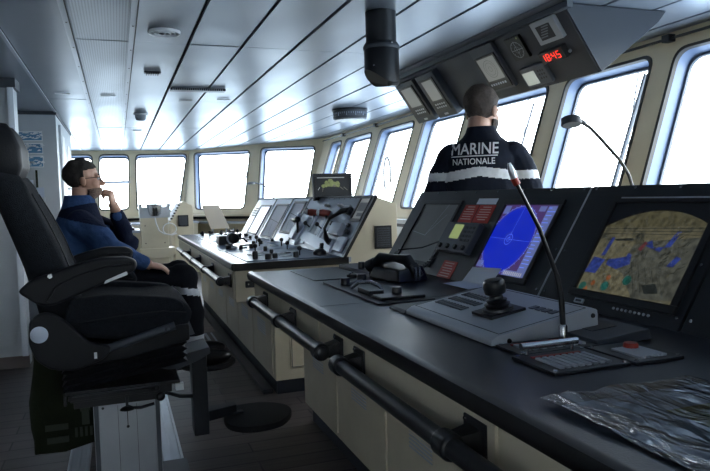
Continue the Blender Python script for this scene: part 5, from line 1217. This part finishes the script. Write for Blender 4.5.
mb = shell((0, .036, -.052), (.068, .070, .075), lambda c: c.z < -.045 and c.y > .01, HS, jitter=.003, seed=5); obj('beard', mb, 'hairb', person, ang=180, label='brown beard')
ts = MB(); 
for g in (-1, 1): ts.limb([(g * .095, 0, .93), (g * .10, .015, .50), (g * .11, 0, .11)], [.115, .088, .075])
ts.ell((0, 0, .92), (.185, .135, .10)); obj('trousers', fuse(ts.xf(SP), .012, 4), 'trouser', person, ang=180)
for g in (-1, 1):
    s = MB(); s.ell((g * .11, .045, .055), (.052, .145, .055)); s.v = [V((v.x, v.y, max(v.z, .004))) for v in s.v]; obj('shoe', s.xf(SP), 'shoe', person, ang=60)

# ---- sitting person, facing the windows (+X); local frame faces +Y
QP = Tm((0, 4.20, 0), -PI / 2)      # local +Y -> world +X ; local x -> world -Y (towards the camera is +x)
HQ = QP @ Tm((0.02, -.178, 1.385), -math.radians(-4), math.radians(5)) @ Matrix.Scale(.95, 4)
bs = head_shapes().xf(HQ)
tor = MB(); tor.loft([er((0, -.21, .68), .16, .12), er((0, -.22, .85), .15, .12), er((0, -.22, 1.05), .17, .12), er((0, -.215, 1.17), .15, .09), er((0, -.205, 1.23), .08, .07)])
for g in (-1, 1):
    tor.limb([(g * .10, -.20, .725), (g * .12, .33, .735), (g * .13, .39, .38)], [.08, .062, .045]); tor.ell((g * .13, .43, .31), (.03, .07, .03))
RA = [(.185, -.19, 1.145), (.235, -.05, .985), (.19, .145, .885)]; LA = [(-.185, -.19, 1.145), (-.20, .055, .985), (-.065, -.008, 1.21)]
tor.limb(RA, [.052, .04, .028]); tor.limb(LA, [.052, .04, .027])
bs.merge(tor.xf(QP))
bs.merge(hand_shapes(.42, 0, -1).xf(QP @ align((.185, .15, .882), (-.12, 1, -.25), (.25, .2, 1))))
bs.merge(hand_shapes(1.15, 0, 1).xf(QP @ align((-.06, -.020, 1.222), (.32, -.16, 1), (.35, 1, .05))))
body = fuse(bs, .005, 4)
p2 = obj('person', body, 'skin', None, ang=180)
tag(p2, 'person with glasses in a blue fleece jacket, sitting with one hand at the mouth', 'person')
js = MB()
js.loft([er((0, -.21, .74), .205, .17), er((0, -.205, .82), .205, .17), er((0, -.21, .95), .205, .165), er((0, -.215, 1.07), .21, .155), er((0, -.215, 1.14), .195, .13), er((0, -.21, 1.20), .13, .11), er((0, -.20, 1.25), .088, .088)])
js.limb([(.175, -.20, 1.135), (.225, -.11, 1.06), (.245, -.05, .985), (.22, .04, .935), (.195, .12, .895)], [.08, .076, .068, .06, .045])
js.limb([(-.175, -.20, 1.135), (-.21, -.08, 1.08), (-.21, .055, .985), (-.15, .03, 1.08), (-.085, .0, 1.165)], [.08, .074, .066, .055, .046])
jk = fuse(js.xf(QP), .006, 6)
jk.v = [v + V((0, 0, 0)) + (v - (QP @ V((0, -.2, v.z)))).normalized() * (noise.noise(V((v.x * 8, v.y * 6, v.z * 14 + 7))) * .013 + noise.noise(V((v.x * 24, v.y * 20, v.z * 30))) * .004) * min(1, max(0, (1.25 - v.z) * 7)) for v in jk.v]
QPi = QP.inverted()
def jq(c):
    l = QPi @ c
    if l.z > 1.15 - .25 * (l.y + .22) and l.y < -.03: return 1
    if l.x > .15 and l.y > .0 and l.z < .985 and (l - V((.28, -.01, .95))).length < .085: return 1
    if l.x < -.05 and l.y > -.05 and l.z > .9: return 1
    return 0
paint(jk, jq); jacket = obj('jacket', jk, ['fleece', 'fleeced'], p2, ang=180, label='blue fleece jacket with darker shoulders and elbow patches')
mb = MB(); mb.loft([er((0, -.21, 1.19), .125, .110), er((0, -.21, 1.24), .096, .092), er((0, -.205, 1.295), .084, .082), er((0, -.205, 1.295), .074, .072), er((0, -.195, 1.23), .075, .078)]).xf(QP); obj('collar', mb, 'fleece', jacket, ang=60)
mb = shell((0, -.014, .038), (.082, .104, .095), lambda c: (c.z > .056 + .20 * max(0, c.y - .02)) or (c.y < .0 and c.z > -.035) or (c.y < -.035 and c.z > -.065), HQ, jitter=.006, seed=9)
h = obj('hair', mb, 'hair', p2, ang=180, label='short dark hair')
mb = shell((0, .036, -.052), (.0655, .0665, .073), lambda c: c.z < -.062 and c.y > .012, HQ, jitter=.002, seed=4); obj('beard', mb, 'stubble', p2, ang=180, label='trimmed dark beard')
mb = MB()
for g in (-1, 1):
    mb.tube([(g * .010 + g * .024 * (1 + math.cos(a)), .100 - .006 * abs(math.cos(a)), -.002 + .019 * math.sin(a)) for a in [k * PI / 8 for k in range(17)]], .0022, 6)
    mb.tube([(g * .058, .094, .004), (g * .074, .06, .006), (g * .082, .0, .004), (g * .083, -.012, -.010)], .0022, 6)
mb.tube([(-.012, .104, .002), (0, .108, .005), (.012, .104, .002)], .002, 6); obj('glasses', mb.xf(HQ), 'blackpl', p2)
mb = MB()
for g in (-1, 1): mb.ell((g * .031, .083, -.002), (.012, .009, .010), seg=12, mi=0); mb.ell((g * .031, .090, -.002), .0048, seg=8, mi=1); mb.tube([(g * .014, .096, .022), (g * .034, .098, .026), (g * .050, .086, .022)], .004, 6, 1)
obj('eyes', mb.xf(HQ), ['eye', 'hair'], p2)
ts = MB()
for g in (-1, 1): ts.limb([(g * .10, -.20, .73), (g * .11, .10, .75), (g * .12, .345, .775), (g * .125, .385, .57), (g * .13, .39, .36)], [.115, .108, .098, .080, .068])
ts.ell((0, -.20, .74), (.19, .15, .10)); tr = fuse(ts.xf(QP), .008, 4)
tr.v = [v + V((1, -.3, .4)).normalized() * (noise.noise(V((v.x * 14, v.y * 10, v.z * 14))) * .010) for v in tr.v]
def tq(c):
    l = QPi @ c
    if l.y > .27 and .685 < l.z + .22 * (l.y - .38) < .725: return 1
    return 1 if .395 < l.z < .435 else 0
obj('trousers', paint(tr, tq), ['trouser', 'reflect'], p2, ang=180, label='black trousers with silver reflective bands')
for g in (-1, 1):
    s = MB(); s.ell((g * .13, .48, .285), (.052, .15, .05)); s.ell((g * .13, .40, .32), (.046, .07, .05)); s.v = [V((v.x, v.y, max(v.z, .238))) for v in s.v]; sh = obj('shoe', s.xf(QP), 'shoe', p2, ang=60)
